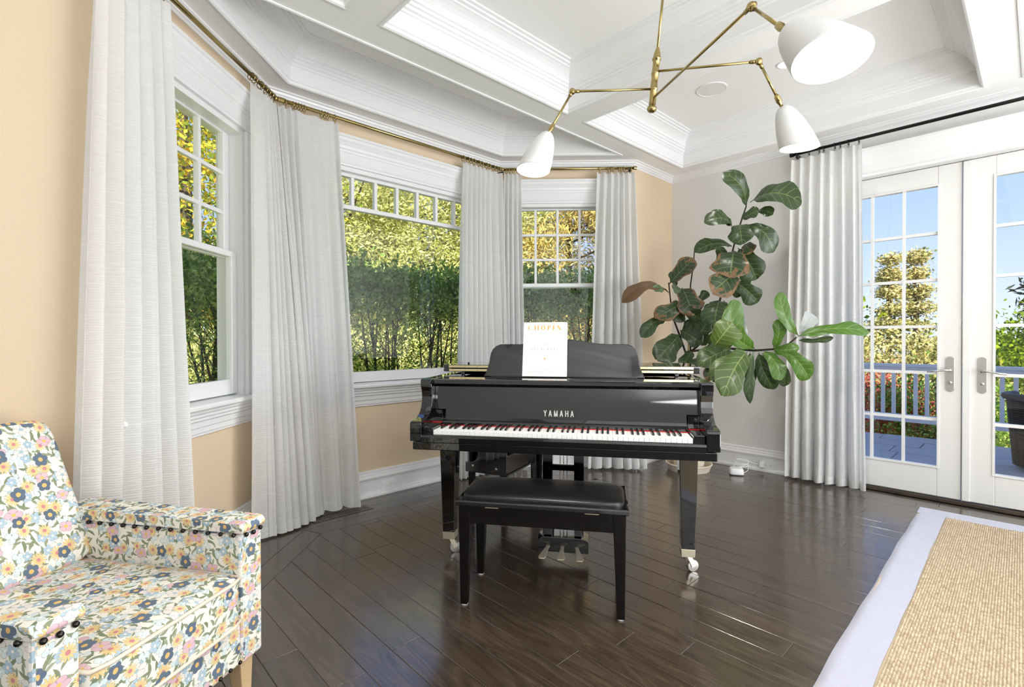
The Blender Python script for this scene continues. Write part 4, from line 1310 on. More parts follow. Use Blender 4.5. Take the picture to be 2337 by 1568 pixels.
def curtain(label, top, bot, zt, zb, nf, a0, a1, seed, rodxy, ringmat, rings, nx=150, nz=44, flat=None, pud=0.0, hang=1.0):
    """top/bot: XY polylines (folds ride on them); nf folds; a0,a1 fold depth at top and bottom"""
    rg = random.Random(seed)
    def at(pl, u):
        P = [Vector(p) for p in pl]; L = [(P[i + 1] - P[i]).length for i in range(len(P) - 1)]; T_ = sum(L); d = u * T_
        for i, l in enumerate(L):
            if d <= l or i == len(L) - 1:
                return P[i].lerp(P[i + 1], d / l), (P[i + 1] - P[i]).normalized()
            d -= l
    # irregular fold phase
    ws = [rg.uniform(.75, 1.3) for _ in range(nf)]
    if flat:
        for i in flat: ws[i] *= 2.6
    cs = [0]
    for w_ in ws: cs.append(cs[-1] + w_)
    cs = [c / cs[-1] for c in cs]; amps = [rg.uniform(.75, 1.15) for _ in range(nf)]
    if flat:
        for i in flat: amps[i] *= .5
    V = []; UV = []
    drift = [rg.uniform(-1, 1) for _ in range(6)]
    for j in range(nz + 1):
        v = j / nz
        for i in range(nx + 1):
            u = i / nx
            uu = min(max(u + .018 * math.sin(v * 3.0 + drift[0] * 3 + u * 9) * math.sin(PI * u) * v, 0), 1)
            k = 0
            while k < nf - 1 and uu > cs[k + 1]: k += 1
            ph = (uu - cs[k]) / (cs[k + 1] - cs[k])
            pt, tt = at(top, u); pb_, tb = at(bot, u)
            e = v ** hang
            p = pt.lerp(pb_, e); t = tt.lerp(tb, e).normalized(); n = Vector((-t.y, t.x))
            sharp = max(0, 1 - v * 5)
            w0 = math.cos(2 * PI * ph)
            wv = -w0 * (1 - .35 * sharp) - .35 * sharp * abs(w0)
            wv += .18 * math.sin(4 * PI * ph + drift[1] * 3 + v * 2) * min(1, v * 2)
            amp = (a0 + (a1 - a0) * min(1, v * 1.15) ** .8) * amps[k]
            off = amp * wv + .006 * math.sin(7 * u + 5 * v + drift[2] * 4) * v
            sl = .35 * amp * math.sin(2 * PI * ph + .6) * (.4 + .6 * v)
            z = zt + (zb - zt) * v - .006 * (1 - v) * (.5 - .5 * math.cos(2 * PI * ph))
            if v > .9:
                q = (v - .9) / .1
                z += pud * q * (.5 + .5 * math.sin(2 * PI * ph + drift[3])) ; off += pud * 1.2 * q * math.sin(9 * u + drift[4] * 3)
            if j == nz: z = max(z, .006)
            V.append((p.x + n.x * off + t.x * sl, p.y + n.y * off + t.y * sl, z)); UV.append((u * 2, v * 3))
    Fc = [(j * (nx + 1) + i, j * (nx + 1) + i + 1, (j + 1) * (nx + 1) + i + 1, (j + 1) * (nx + 1) + i) for j in range(nz) for i in range(nx)]
    mid = at(bot, .5)[0]
    th = thing('curtain', label, 'curtain', (mid.x, mid.y, 0), group=None)
    m = MB(); m.v = V; m.f = Fc
    fab = m.build('fabric', MAT['curtain'], th, w=True, smooth=True)
    # bottom hem, a doubled band of cloth
    hb_ = MB(); rows = [r for r in range(nz + 1) if r / nz >= .955]
    r0 = rows[0]
    hv = []
    for r in (r0, nz):
        for i in range(0, nx + 1):
            a = Vector(V[r * (nx + 1) + i]); u = i / nx; tt = at(bot, u)[1]; n = Vector((-tt.y, tt.x, 0))
            s_ = 1 if n.dot(Vector((-a.x, -a.y, 0))) > 0 else -1
            hv.append(a + n * (.0035 * s_))
    hb_.add(hv, [(i, i + 1, nx + 2 + i, nx + 1 + i) for i in range(nx)]); hb_.build('hem', MAT['curtain'], th, w=True, smooth=True)
    ra, rb = Vector(rodxy[0]), Vector(rodxy[1]); ax = (rb - ra).normalized()
    for f in rings:
        c = ra.lerp(rb, f); m = MB()
        z_ = rodxy[2] - .009
        m.torus((c.x, c.y, z_), (ax.x, ax.y, .12), .0225, .0028, 16, 6)
        m.torus((c.x, c.y, z_ - .0295), (ax.y, -ax.x, 0), .0065, .0016, 10, 5)
        m.build('ring', ringmat, th, w=True, smooth=True)
    return th


BR = MAT['brass']; r2 = (RZ,)
def RW(a, b): return (a, b, RZ)
curtain('white curtain at far left beside the beige wall and armchair', [(.155, 2.449), (.43, 2.724)], [(.048, 2.455), (.505, 2.78)], 2.725, .012, 6, .014, .034, 1, RW((.155, 2.449), (.425, 2.719)), BR, (.05, .2, .35, .5, .65, .8, .95))
curtain('white curtain right of the left window, ending at the bay corner', [(.90, 3.194), (1.14, 3.425)], [(.85, 3.10), (.985, 3.20), (1.29, 3.285)], 2.725, .012, 6, .012, .048, 2, RW((.91, 3.204), (1.11, 3.404)), BR, (.04, .14, .4, .55, .68, .8, .92), flat=[0])
curtain('white curtain left of the picture window with a pinched bunch at its top', [(1.12, 3.40), (1.53, 3.415)], [(1.27, 3.30), (1.40, 3.38), (1.64, 3.335)], 2.725, .012, 6, .022, .042, 3, RW((1.16, 3.415), (1.525, 3.415)), BR, (.05, .19, .24, .29, .34, .39, .72, .78, .83, .97), flat=[3, 4], pud=.012)
curtain('white curtain right of the picture window behind the music desk', [(2.635, 3.415), (3.09, 3.415)], [(2.56, 3.40), (3.12, 3.385)], 2.725, .012, 8, .022, .048, 4, RW((2.64, 3.415), (3.06, 3.415)), BR, (.04, .16, .24, .32, .45, .53, .66, .74, .86, .95))
curtain('white curtain on the left of the twelve-pane window, next to the bay corner', [(3.11, 3.395), (3.232, 3.297)], [(3.09, 3.40), (3.26, 3.262)], 2.725, .012, 4, .018, .038, 5, RW((3.135, 3.394), (3.225, 3.304)), BR, (.05, .25, .45, .6, .8, .95))
curtain('white curtain beside the tan wall strip right of the twelve-pane window', [(3.725, 2.804), (3.968, 2.561)], [(3.64, 2.86), (4.02, 2.48)], 2.725, .012, 6, .023, .050, 6, RW((3.73, 2.799), (3.96, 2.569)), BR, (.06, .3, .38, .44, .6, .66, .74, .95), pud=.012)
curtain('white curtain on the nickel rod left of the glazed doors', [(4.662, 1.455), (4.662, .955)], [(4.65, 1.50), (4.66, .925)], 2.715, .012, 7, .025, .055, 7, ((4.662, 1.43), (4.662, .965), 2.762), MAT['gunmetal'], (.03, .22, .38, .45, .62, .70, .82, .97), pud=.014)

# ------------------------------------------------------------------ fiddle-leaf fig in a clay pot
FIG = Vector((4.33, 2.215, 0))
sauc = thing('plant_saucer', 'cream clay saucer under the fig pot behind the piano', 'saucer', (FIG.x, FIG.y, 0))
m = MB(); m.lathe([(.0, .004), (.165, .004), (.168, .0), (.18, .0), (.195, .05), (.205, .056), (.205, .064), (.195, .066), (.188, .058), (.175, .014), (0, .012)], 36); m.build('dish', MAT['clay'], sauc, smooth=False)
fig = thing('fig_tree', 'tall fiddle-leaf fig with browned leaves behind the right of the piano', 'plant', (FIG.x, FIG.y, .013))
m = MB(); m.lathe([(.0, 0), (.12, 0), (.125, .006), (.172, .27), (.185, .272), (.187, .31), (.172, .312), (.168, .285), (0, .27)], 36); m.build('pot', MAT['clay'], fig)
m = MB(); m.lathe([(0, .285), (.10, .284), (.17, .276)], 24); m.build('soil', MAT['soil'], fig)
STEMS=[
(0.012, [(4.356, 2.228, 0.118), (4.344, 2.218, 0.688), (4.328, 2.21, 1.093)]),
(0.008, [(4.328, 2.209, 0.972), (4.116, 2.192, 1.233), (4.075, 2.233, 1.388), (4.062, 2.247, 1.524), (4.058, 2.266, 1.7)]),
(0.007, [(4.337, 2.202, 1.093), (4.258, 2.17, 1.431), (4.266, 2.166, 1.688), (4.268, 2.138, 1.882), (4.275, 2.133, 2.016)]),
(0.009, [(4.331, 2.207, 1.073), (4.212, 2.073, 1.136), (4.149, 1.887, 1.323), (4.157, 1.854, 1.507), (4.214, 1.83, 1.694), (4.233, 1.787, 1.894), (4.243, 1.751, 2.056), (4.251, 1.704, 2.207), (4.273, 1.685, 2.291)]),
(0.009, [(4.337, 2.202, 1.085), (3.998, 1.862, 1.115), (3.877, 1.632, 1.123), (3.844, 1.457, 1.112), (3.844, 1.32, 1.124), (3.848, 1.22, 1.162), (3.856, 1.172, 1.209)]),
(0.005, [(4.008, 2.272, 1.639), (4.058, 2.266, 1.611)]),
]
STAKE= [(4.395, 2.248, 0.272), (4.356, 2.237, 0.97), (4.359, 2.213, 1.472)]
for r_, P_ in STEMS:
    n_ = len(P_); m = MB(); m.tube(P_, [r_ * (1.15 - .5 * i / (n_ - 1)) for i in range(n_)], 8); m.build('stem', MAT['bark'], fig, w=True, smooth=True)
m = MB(); m.tube([(4.40, 2.25, .28)] + STAKE[1:], .009, 8); m.build('stake', MAT['bamboo'], fig, w=True, smooth=True)
LEAVES=[
((3.529,1.618,1.141),(3.531,1.481,1.314),0.206,0,0.15,0,'O'),
((3.657,1.772,1.111),(3.679,1.614,1.194),0.099,20,0.15,0.1,'G'),
((4.097,2.044,1.183),(4.132,1.944,1.343),0.15,0,0.12,0,'D'),
((4.031,2.11,1.477),(4.092,1.983,1.362),0.128,10,0.12,0,'D'),
((4.132,2.18,1.485),(4.021,2.187,1.347),0.131,-10,0.12,0,'D'),
((4.178,2.104,1.097),(4.016,2.118,0.948),0.115,10,0.1,0,'D'),
((4.047,1.885,1.132),(4.051,1.813,1.248),0.123,20,0.12,0,'M'),
((4.042,1.958,1.116),(3.912,1.804,1.018),0.13,0,0.15,0,'D'),
((4.165,1.846,1.47),(4.022,1.911,1.409),0.11,20,0.12,0.05,'D'),
((4.244,1.843,1.697),(4.314,1.707,1.588),0.149,10,0.12,0,'D'),
((4.17,2.183,1.233),(4.18,2.106,1.329),0.117,0,0.1,0,'D'),
((3.853,1.656,1.123),(3.727,1.634,0.947),0.154,10,0.15,0,'D'),
((3.824,1.545,1.111),(3.628,1.521,0.862),0.161,15,0.15,0,'M'),
((3.915,1.39,1.112),(3.826,1.404,0.953),0.084,10,0.12,0,'M'),
((4.13,2.225,1.663),(4.089,2.266,1.8),0.063,0,0.1,0,'D'),
((4.255,1.905,2.006),(4.245,1.844,1.847),0.113,0,0.1,0,'D'),
((4.273,1.685,2.291),(4.038,1.773,2.55),0.137,35,0.1,0.12,'D'),
((4.3,1.66,2.331),(4.388,1.301,2.265),0.185,-50,0.28,0.0,'D'),
((4.24,1.714,2.203),(4.247,1.571,2.25),0.086,-30,0.1,0.1,'D'),
((4.289,1.6,2.249),(4.276,1.474,2.195),0.085,-40,0.2,0,'D'),
((4.187,1.764,2.141),(4.006,1.867,2.228),0.094,40,0.15,-0.05,'D'),
((4.182,1.769,2.131),(3.875,1.853,2.133),0.1,45,0.2,0.05,'D'),
((4.235,1.719,2.152),(4.096,1.642,1.956),0.193,0,0.15,0,'D'),
((4.261,1.694,2.145),(4.33,1.488,1.901),0.159,-20,0.2,-0.12,'D'),
((4.317,1.709,2.001),(4.255,1.628,1.906),0.124,0,0.1,0,'B'),
((4.389,1.708,1.936),(4.409,1.619,1.78),0.082,40,0.1,-0.1,'D'),
((4.236,1.785,1.976),(3.96,1.976,1.92),0.11,40,0.15,0.05,'D'),
((4.196,1.753,1.934),(4.022,1.708,1.689),0.301,0,0.12,0,'B'),
((4.324,1.77,1.974),(4.384,1.641,1.698),0.23,0,0.1,-0.05,'D'),
((4.205,1.742,1.744),(3.914,1.809,1.57),0.229,5,0.15,0,'B'),
((4.25,1.768,1.684),(4.341,1.611,1.503),0.169,0,0.1,-0.05,'D'),
((4.339,1.753,1.727),(4.395,1.699,1.663),0.067,0,0.1,0,'D'),
((4.059,1.809,1.514),(3.878,1.771,1.302),0.226,10,0.15,0,'D'),
((4.184,1.828,1.522),(4.234,1.779,1.337),0.074,50,0.1,-0.1,'D'),
((4.079,2.273,1.691),(4.193,2.1,1.909),0.163,-30,0.1,0.05,'B'),
((4.053,2.229,1.685),(4.056,2.156,1.595),0.062,0,0.1,0,'G'),
((4.008,2.272,1.639),(3.644,2.476,1.516),0.115,40,0.2,0.06,'R'),
((4.002,2.277,1.627),(3.84,2.293,1.648),0.065,0,0.1,0,'G'),
((4.115,2.171,1.654),(4.043,2.029,1.399),0.213,-10,0.12,0,'B'),
((4.311,2.122,1.53),(4.378,2.06,1.628),0.087,0,0.1,0,'D'),
((4.114,2.17,1.523),(3.849,2.281,1.38),0.161,20,0.15,-0.08,'B'),
((4.012,2.265,1.38),(3.763,2.361,1.214),0.122,20,0.15,0.06,'D'),
((4.051,2.157,1.236),(3.77,2.214,1.021),0.218,0,0.08,0,'D'),
((4.051,2.158,1.278),(4.098,1.974,1.16),0.144,-10,0.12,0,'D'),
((4.302,2.126,1.182),(4.298,2.132,1.391),0.198,0,0.1,0,'D'),
((4.283,2.075,1.135),(4.269,2.02,1.251),0.117,0,0.1,0,'D'),
((3.941,1.778,1.134),(3.959,1.626,1.327),0.229,0,0.15,0,'O'),
((3.883,1.696,1.177),(3.727,1.91,1.01),0.069,10,0.3,-0.25,'G'),
((3.893,1.549,1.164),(3.837,1.602,1.231),0.073,0,0.1,0,'L'),
((4.008,1.715,1.13),(3.88,1.836,1.131),0.049,40,0.1,0,'D'),
((3.863,1.439,1.119),(3.633,1.524,1.479),0.173,15,0.1,-0.24,'L'),
((3.887,1.486,1.121),(3.787,1.514,1.337),0.043,0,0.1,-0.05,'S'),
((3.867,1.161,1.215),(3.771,1.255,1.526),0.098,20,0.1,-0.12,'L'),
((3.925,1.176,1.24),(4.046,1.132,1.38),0.113,20,0.15,0,'S'),
((3.794,1.161,1.206),(3.984,0.776,1.245),0.089,-30,0.1,-0.05,'L'),
((3.856,1.172,1.19),(3.986,0.98,1.205),0.043,30,0.1,0,'D'),
((3.841,1.322,1.127),(3.815,1.281,1.337),0.088,0,0.1,0.1,'L'),
((3.841,1.322,1.124),(3.814,1.142,1.13),0.099,-20,0.15,0.1,'L'),
((3.793,1.23,1.11),(3.802,1.081,0.921),0.133,0,0.15,-0.1,'L'),
((3.843,1.389,1.107),(3.773,1.246,0.908),0.113,-15,0.15,-0.08,'L'),
((3.872,1.43,1.099),(3.849,1.312,0.836),0.128,10,0.15,0.05,'D'),
((3.887,1.278,1.026),(3.895,1.269,0.855),0.076,0,0.1,-0.1,'D'),
((3.79,1.439,1.104),(3.665,1.415,0.739),0.07,30,0.15,-0.06,'G'),
((3.877,1.495,1.098),(3.833,1.465,0.872),0.085,10,0.1,0,'D'),
((3.746,1.481,1.114),(3.42,1.58,0.909),0.195,10,0.15,-0.05,'O'),
((3.708,1.448,1.105),(3.398,1.49,0.807),0.204,-5,0.15,0.06,'M'),
((3.827,1.611,1.124),(3.541,1.742,1.003),0.158,15,0.15,0,'M'),
((3.704,1.657,1.026),(3.59,1.695,0.886),0.079,10,0.15,0.1,'B'),
((3.914,1.528,1.043),(3.828,1.539,0.947),0.1,0,0.1,0,'D'),
]
UU = [0, .05, .1, .18, .28, .38, .48, .58, .68, .78, .87, .94, 1.0]
for (B, T_, wd, roll, bend, side, mk) in LEAVES:
    B = Vector(B); T_ = Vector(T_); a = T_ - B; Ln = a.length; a.normalize()
    nc = (CAM - (B + T_) / 2).normalized(); n0 = (nc - a * nc.dot(a)).normalized()
    n0 = Matrix.Rotation(math.radians(roll), 3, a) @ n0; sd = a.cross(n0).normalized()
    wd = wd / max(.55, math.cos(math.radians(roll)))
    m = MB(); uvs = []; nv = 8
    rl = random.Random(int(B.x * 1000) * 7 + int(T_.z * 1000)); f1, f2 = rl.uniform(0, 6), rl.uniform(0, 6); asym = rl.uniform(.9, 1.1)
    for u in UU:
        hw = wd / 2 * float(np.interp(u, [0, .05, .1, .18, .3, .42, .55, .68, .8, .9, .96, 1], [.03, .035, .22, .55, .70, .70, .82, .97, 1.0, .82, .52, .12]))
        cu = 4 * u * (1 - u)
        c = B + a * (Ln * u) + n0 * (bend * Ln * cu) + sd * (side * Ln * cu)
        for j in range(nv + 1):
            v = -1 + 2 * j / nv
            edge = abs(v) ** 2
            w_ = .022 * Ln * math.sin(11 * u + f1 + (2 if v > 0 else 0)) * edge + .012 * Ln * math.sin(19 * u + f2) * edge
            ph = (6.5 * u - 1.3 * abs(v)) * 2 * PI
            rip = .006 * Ln * math.cos(ph) * min(1, abs(v) * 3) * (1 - abs(v) * .4)
            h_ = hw * (1 + .05 * math.sin(13 * u + f2 + v)) * (asym if v > 0 else 2 - asym)
            p = c + sd * (v * h_) + n0 * (hw * (.30 * abs(v) - .22 * edge) + w_ + rip)
            m.v.append(tuple(p)); uvs.append((u, v))
    k = nv + 1
    for i in range(len(UU) - 1):
        for j in range(nv):
            m.f.append((i * k + j, i * k + j + 1, (i + 1) * k + j + 1, (i + 1) * k + j))
    m.uv = uvs
    lf = m.build('leaf', LEAFM[mk], fig, w=True, smooth=True)

# ------------------------------------------------------------------ chandelier
ch = thing('chandelier', 'three-armed brass chandelier with white enamel shades over the piano', 'chandelier', (2.203, 1.229, ZT))
S0, S1 = Vector((2.203, 1.229, ZT)), Vector((2.136, 1.283, 2.289)); sa = (S0 - S1).normalized()
def SP(z): return S1 + sa * ((z - S1.z) / sa.z)
m = MB(); m.lathe([(.0, .0), (.065, .0), (.063, -.014), (.03, -.022), (.012, -.03), (0, -.03)], 28, S0, (0, 0, 1)); m.build('canopy', MAT['brass'], ch, w=True, smooth=True)
m = MB(); m.tube([S0, SP(2.56)], .0062, 12); m.build('rod', MAT['brass'], ch, w=True, smooth=True)
hub = MB(); hub.lathe([(.006, .31), (.010, .30), (.0165, .275), (.0185, .258), (.021, .256), (.021, .250), (.0165, .248), (.0165, .190), (.019, .188), (.019, .180), (.0165, .178), (.0165, .115), (.019, .113), (.019, .105), (.0165, .103), (.0165, .022), (.022, .020), (.023, .012), (.020, .004), (.012, -.002), (0, -.003)], 20, S1, sa)
hb = hub.build('hub', MAT['brass'], ch, w=True, smooth=True)


def lamp_arm(z, joint, neck, tip, shade_len, mouth, tiltv, cut):
    J = Vector(joint); N_ = Vector(neck); A0 = SP(z)
    d = (J - A0).normalized()
    m = MB(); m.tube([A0, J - d * .02], .0055, 10); m.tube([J - d * .035, J - d * .012], .008, 10); m.build('arm', MAT['brass'], ch, w=True, smooth=True)
    m = MB(); m.sphere(J, .0155, 14, 8); sd_ = d.orthogonal().normalized(); m.tube([J - sd_ * .017, J + sd_ * .017], .008, 10); m.build('ball_joint', MAT['brass'], ch, w=True, smooth=True)
    dd = (N_ - J).normalized()
    m = MB(); m.tube([J + dd * .012, J + dd * .03], .008, 10); m.tube([J + dd * .02, N_ - dd * .05], .0055, 10); m.build('lower_arm', MAT['brass'], ch, w=True, smooth=True)
    m = MB(); m.tube([N_ - dd * .058, N_ - dd * .048, N_ - dd * .025, N_ - dd * .012, N_], [.007, .011, .012, .008, .007], 12); m.build('socket', MAT['brass'], ch, w=True, smooth=True)
    ax = (Vector(tip) - N_).normalized(); U = ax.orthogonal().normalized()
    U = (Vector(tiltv) - ax * Vector(tiltv).dot(ax)).normalized(); W = ax.cross(U)
    prof = [(.008, 0), (.024, .005), (.037, .02), (.050, .046), (.061, .08), (.070, .117), (.077, .155), (.0815, .195), (.083, .22)]
    m = MB(); n = 32; sc = mouth / .166; L = shade_len / .205
    def ring(r, zz, cutk):
        out = []
        for k in range(n):
            t_ = 2 * PI * k / n; z_ = zz
            z_ = zz * (1 + cutk * cut * math.cos(t_))
            out.append(N_ + ax * (z_ * L) + (U * math.cos(t_) + W * math.sin(t_)) * (r * sc))
        return out
    rows = [ring(r, zz, (zz / .22) ** 1.5) for r, zz in prof] + [ring(r - .002, zz - .0005, (zz / .22) ** 1.5) for r, zz in prof[::-1]]
    o = 0
    for R_ in rows: m.v += [tuple(p) for p in R_]
    for i in range(len(rows) - 1):
        for k in range(n): m.f.append((i * n + k, i * n + (k + 1) % n, (i + 1) * n + (k + 1) % n, (i + 1) * n + k))
    sh = m.build('lamp_shade', MAT['shade'], ch, w=True, smooth=True)
    m = MB(); bc = N_ + ax * (.105 * L); m.lathe([(.012, -.075), (.014, -.05), (.028, -.015), (.032, .01), (.026, .032), (.012, .044), (0, .046)], 18, bc, ax); m.build('bulb', MAT['bulb'], sh, w=True, smooth=True)
    ld = bpy.data.lights.new('lamp_light', 'POINT'); ld.energy = 34.0; ld.color = (1, .96, .9); ld.shadow_soft_size = .03
    lo = bpy.data.objects.new('lamp_light', ld); COL.objects.link(lo); lo.location = N_ + ax * (.17 * L)


lamp_arm(2.398, (1.829, 1.518, 2.367), (1.673, 1.526, 2.131), (1.605, 1.560, 1.951), .178, .142, (-.727, .687, 0), .12)
lamp_arm(2.482, (2.26, .837, 2.396), (2.384, .786, 2.224), (2.456, .735, 2.045), .185, .148, (.727, -.687, 0), .17)
lamp_arm(2.352, (1.686, .648, 2.279), (1.547, .503, 2.08), (1.560, .405, 1.975), .155, .165, (.727, -.687, .5), .33)

# ---- ceiling fittings
sp = thing('ceiling_speaker', 'round flush white speaker in the ceiling tray above the fig tree', 'speaker', (3.795, 1.755, ZT))
m = MB(); m.lathe([(.113, 0), (.113, -.005), (.104, -.007), (.102, -.004)], 36); m.build('rim', MAT['trim'], sp)
m = MB(); m.lathe([(.102, -.004), (.05, -.0055), (0, -.006)], 36); m.build('grille', MAT['grille'], sp)
dl = thing('recessed_light', 'small lit recessed ceiling light partly hidden behind the largest white shade', 'light', (3.83, 1.235, ZT))
m = MB(); m.lathe([(.062, 0), (.062, -.004), (.05, -.006), (.048, -.002)], 28); m.build('trim_ring', MAT['trim'], dl)
m = MB(); m.lathe([(.048, -.002), (.02, -.003), (0, -.003)], 28); m.build('lens', MAT['downlight'], dl)
ld = bpy.data.lights.new('recessed_lamp', 'SPOT'); ld.energy = 26.0; ld.spot_size = 2.4; ld.spot_blend = .8; ld.shadow_soft_size = .05; ld.color = (1, .97, .93)
lo = bpy.data.objects.new('recessed_lamp', ld); COL.objects.link(lo); lo.location = (3.83, 1.235, ZT - .012)

# ------------------------------------------------------------------ floral armchair
CF = Vector((.568, -.823, 0)); CFA = math.atan2(-.823, .568); LA = Vector((.823, .568, 0))
P0 = Vector((.546, 1.811, 0))
CHC = P0 - CF * .46 - LA * .34
chair = thing('armchair', 'floral print armchair with dark nailheads at the lower left', 'armchair', CHC, CFA)
FLM = MAT['floral']
ZB = .150
AT = .608


def arm(sy, name):
    y0, y1 = sorted((sy * .34, sy * .245))
    m = MB(); m.box((-.275, y0, ZB), (.455, y1, .575)); a_ = m.build(name, FLM, chair, bevel=.012, seg=3, uv='box')
    m = MB(); m.prism([(-.275, .575), (.458, .575), (.464, .582), (.464, .592), (.452, AT - .002), (.43, AT), (-.275, AT + .010)], lambda x, z, y: (x, y, z), y0 - .006, y1 + .006); m.build('arm_pad', FLM, a_, bevel=.012, seg=3, uv='box')
    for i in range(15):
        x = .43 - i * .0485
        m = MB(); m.sphere((x, (y0 if sy > 0 else y1) - sy * .006, .571), .0075, 8, 6, 1.0); m.build('nailhead', MAT['gunmetal'], a_, smooth=True)
    for i in range(3):
        m = MB(); m.sphere((.460, y0 + .016 + i * .032, .568 - .004 * (i == 1)), .0075, 8, 6, 1.0); m.build('nailhead', MAT['gunmetal'], a_, smooth=True)
    if sy < 0:
        for i in range(14):
            m = MB(); m.sphere((.42 - i * .05, y0 - .004, .571), .0075, 8, 6); m.build('nailhead', MAT['gunmetal'], a_, smooth=True)
    return a_


arm(1, 'arm'); arm(-1, 'arm')
m = MB(); m.box((.36, -.25, ZB), (.448, .25, .30)); fr = m.build('front_rail', FLM, chair, bevel=.012, seg=3, uv='box')
for i in range(13):
    m = MB(); m.sphere((.450, -.24 + i * .04, ZB + .012), .0065, 8, 6); m.build('nailhead', MAT['gunmetal'], fr, smooth=True)
m = MB(); m.box((-.36, -.245, ZB), (.36, .245, .27)); m.build('seat_deck', FLM, chair, uv='box')
# seat cushion with piping
m = MB(); m.pillow((.345, .240, .080), 14, 16, lambda x, y, z: (x + .128, y, .372 + z + (.012 * (1 - (x / .345) ** 2) * (1 - (y / .238) ** 2) if z > 0 else 0)))
sc_ = m.build('seat_cushion', FLM, chair, smooth=True, uv='box', weld=True)
for z in (.440, .302):
    c_ = [(.128 + .343 * sx, .238 * sy, z) for sx, sy in ((-1, -1), (-.8, -1), (.8, -1), (.97, -.97), (1, -.8), (1, .8), (.97, .97), (.8, 1), (-.8, 1), (-1, 1))]
    m = MB(); m.tube(c_, .0058, 8); m.build('piping', MAT['clay'], sc_, smooth=True)
# back: frame and cushion, both leaning
lean = math.radians(24)
def BK(x, y, z): return (-.315 + x * math.cos(lean) - z * math.sin(lean), y, .66 + x * math.sin(lean) + z * math.cos(lean))
m = MB(); m.prism([(-.46, ZB), (-.30, ZB), (-.33, .45), (-.44, .82), (-.52, .83), (-.50, .45)], lambda x, z, y: (x, y, z), -.30, .30); m.build('back_frame', FLM, chair, bevel=.02, seg=3, uv='box')
m = MB(); m.pillow((.085, .262, .262), 10, 14, BK); bc_ = m.build('back_cushion', FLM, chair, smooth=True, uv='box', weld=True)
for x in (.062, -.062):
    c_ = []
    for k in range(41):
        t_ = 2 * PI * k / 40; cy, sz = math.cos(t_), math.sin(t_)
        q = (abs(cy) ** 10 + abs(sz) ** 10) ** (1 / 10)
        c_.append(BK(x, cy / q * .256, sz / q * .256))
    m = MB(); m.tube(c_, .0055, 8); m.build('piping', MAT['clay'], bc_, smooth=True)
for sx, sy in ((.405, .29), (.405, -.29), (-.40, .25), (-.40, -.25)):
    m = MB(); m.frustum((sx + (.012 if sx > 0 else -.02), sy, 0), (.018, .018), (sx, sy, ZB + .004), (.029, .029)); m.build('leg', MAT['oakleg'], chair, bevel=.004)

# ------------------------------------------------------------------ rug
RA = math.radians(1.0)
rug = thing('rug', 'beige woven rug with a wide grey cloth border', 'rug', (4.50, .578, 0), RA)
RL, RWd, BWd_ = 3.9, 2.6, .150   # local: x negative into the room, y negative


def rugtop(x, y): return .011 + .0012 * math.sin(9 * x + 4 * y) + .0009 * math.sin(23 * x + 2)


m = MB(); nx_, ny_ = 120, 8


def strip(x0, x1, y0, y1, nx_, ny_, wav):
    o = len(m.v)
    for i in range(nx_ + 1):
        for j in range(ny_ + 1):
            x = x0 + (x1 - x0) * i / nx_; y = y0 + (y1 - y0) * j / ny_
            e = min(abs(y - y0), abs(y - y1), abs(x - x0), abs(x - x1))
            yy = y + (.0025 * math.sin(5.1 * x) + .0015 * math.sin(13 * x) if wav else 0)
            m.v.append((x, yy, .0015 if (wav and j == ny_) else rugtop(x, y)))
    for i in range(nx_):
        for j in range(ny_):
            m.f.append((o + i * (ny_ + 1) + j, o + (i + 1) * (ny_ + 1) + j, o + (i + 1) * (ny_ + 1) + j + 1, o + i * (ny_ + 1) + j + 1))


strip(-RL, 0, -BWd_, 0, 140, 8, True); m.build('border_band', MAT['binding'], rug, smooth=True)
m = MB(); strip(-BWd_, 0.0, -RWd, -.004, 6, 60, False); m.build('border_band', MAT['binding'], rug, smooth=True)
m = MB(); m.box((-RL, -RWd, .001), (-.006, -.012, .0075)); m.build('field', MAT['sisal'], rug)
# weave: rows of raised loops on the part of the field in view
cx_, cy_ = .0135, .0098
gx = np.arange(-2.75, -BWd_ - .004, cx_); gy = np.arange(-.62, -BWd_ - .002, cy_)
X, Y = np.meshgrid(gx, gy, indexing='ij'); jit = RNG.normal(0, .0006, X.shape); X = X + (np.arange(len(gy)) % 2)[None, :] * cx_ / 2
Xf, Yf = X.ravel(), Y.ravel(); N_ = len(Xf); hh = .0125 + RNG.normal(0, .0008, N_)
lo = np.stack([np.stack([Xf + sx * cx_ * .49, Yf + sy * cy_ * .47, np.full(N_, .0065)], 1) for sx, sy in ((-1, -1), (1, -1), (1, 1), (-1, 1))], 1)
hi = np.stack([np.stack([Xf + sx * cx_ * .30, Yf + sy * cy_ * .26 + jit.ravel(), hh], 1) for sx, sy in ((-1, -1), (1, -1), (1, 1), (-1, 1))], 1)
Vv = np.concatenate([lo, hi], 1).reshape(-1, 3)
qf = np.array([(4, 5, 6, 7), (0, 1, 5, 4), (1, 2, 6, 5), (2, 3, 7, 6), (3, 0, 4, 7)])
Fq = (np.arange(N_)[:, None, None] * 8 + qf[None]).reshape(-1, 4)
raw_mesh('weave', Vv, Fq, MAT['sisal'], rug, kind='stuff')
m = MB(); m.lathe([(.012, .0), (.009, .0022), (0, .003)], 10, (-2.36, -.452, .0125)); m.build('stain_spot', MAT['bark'], rug)

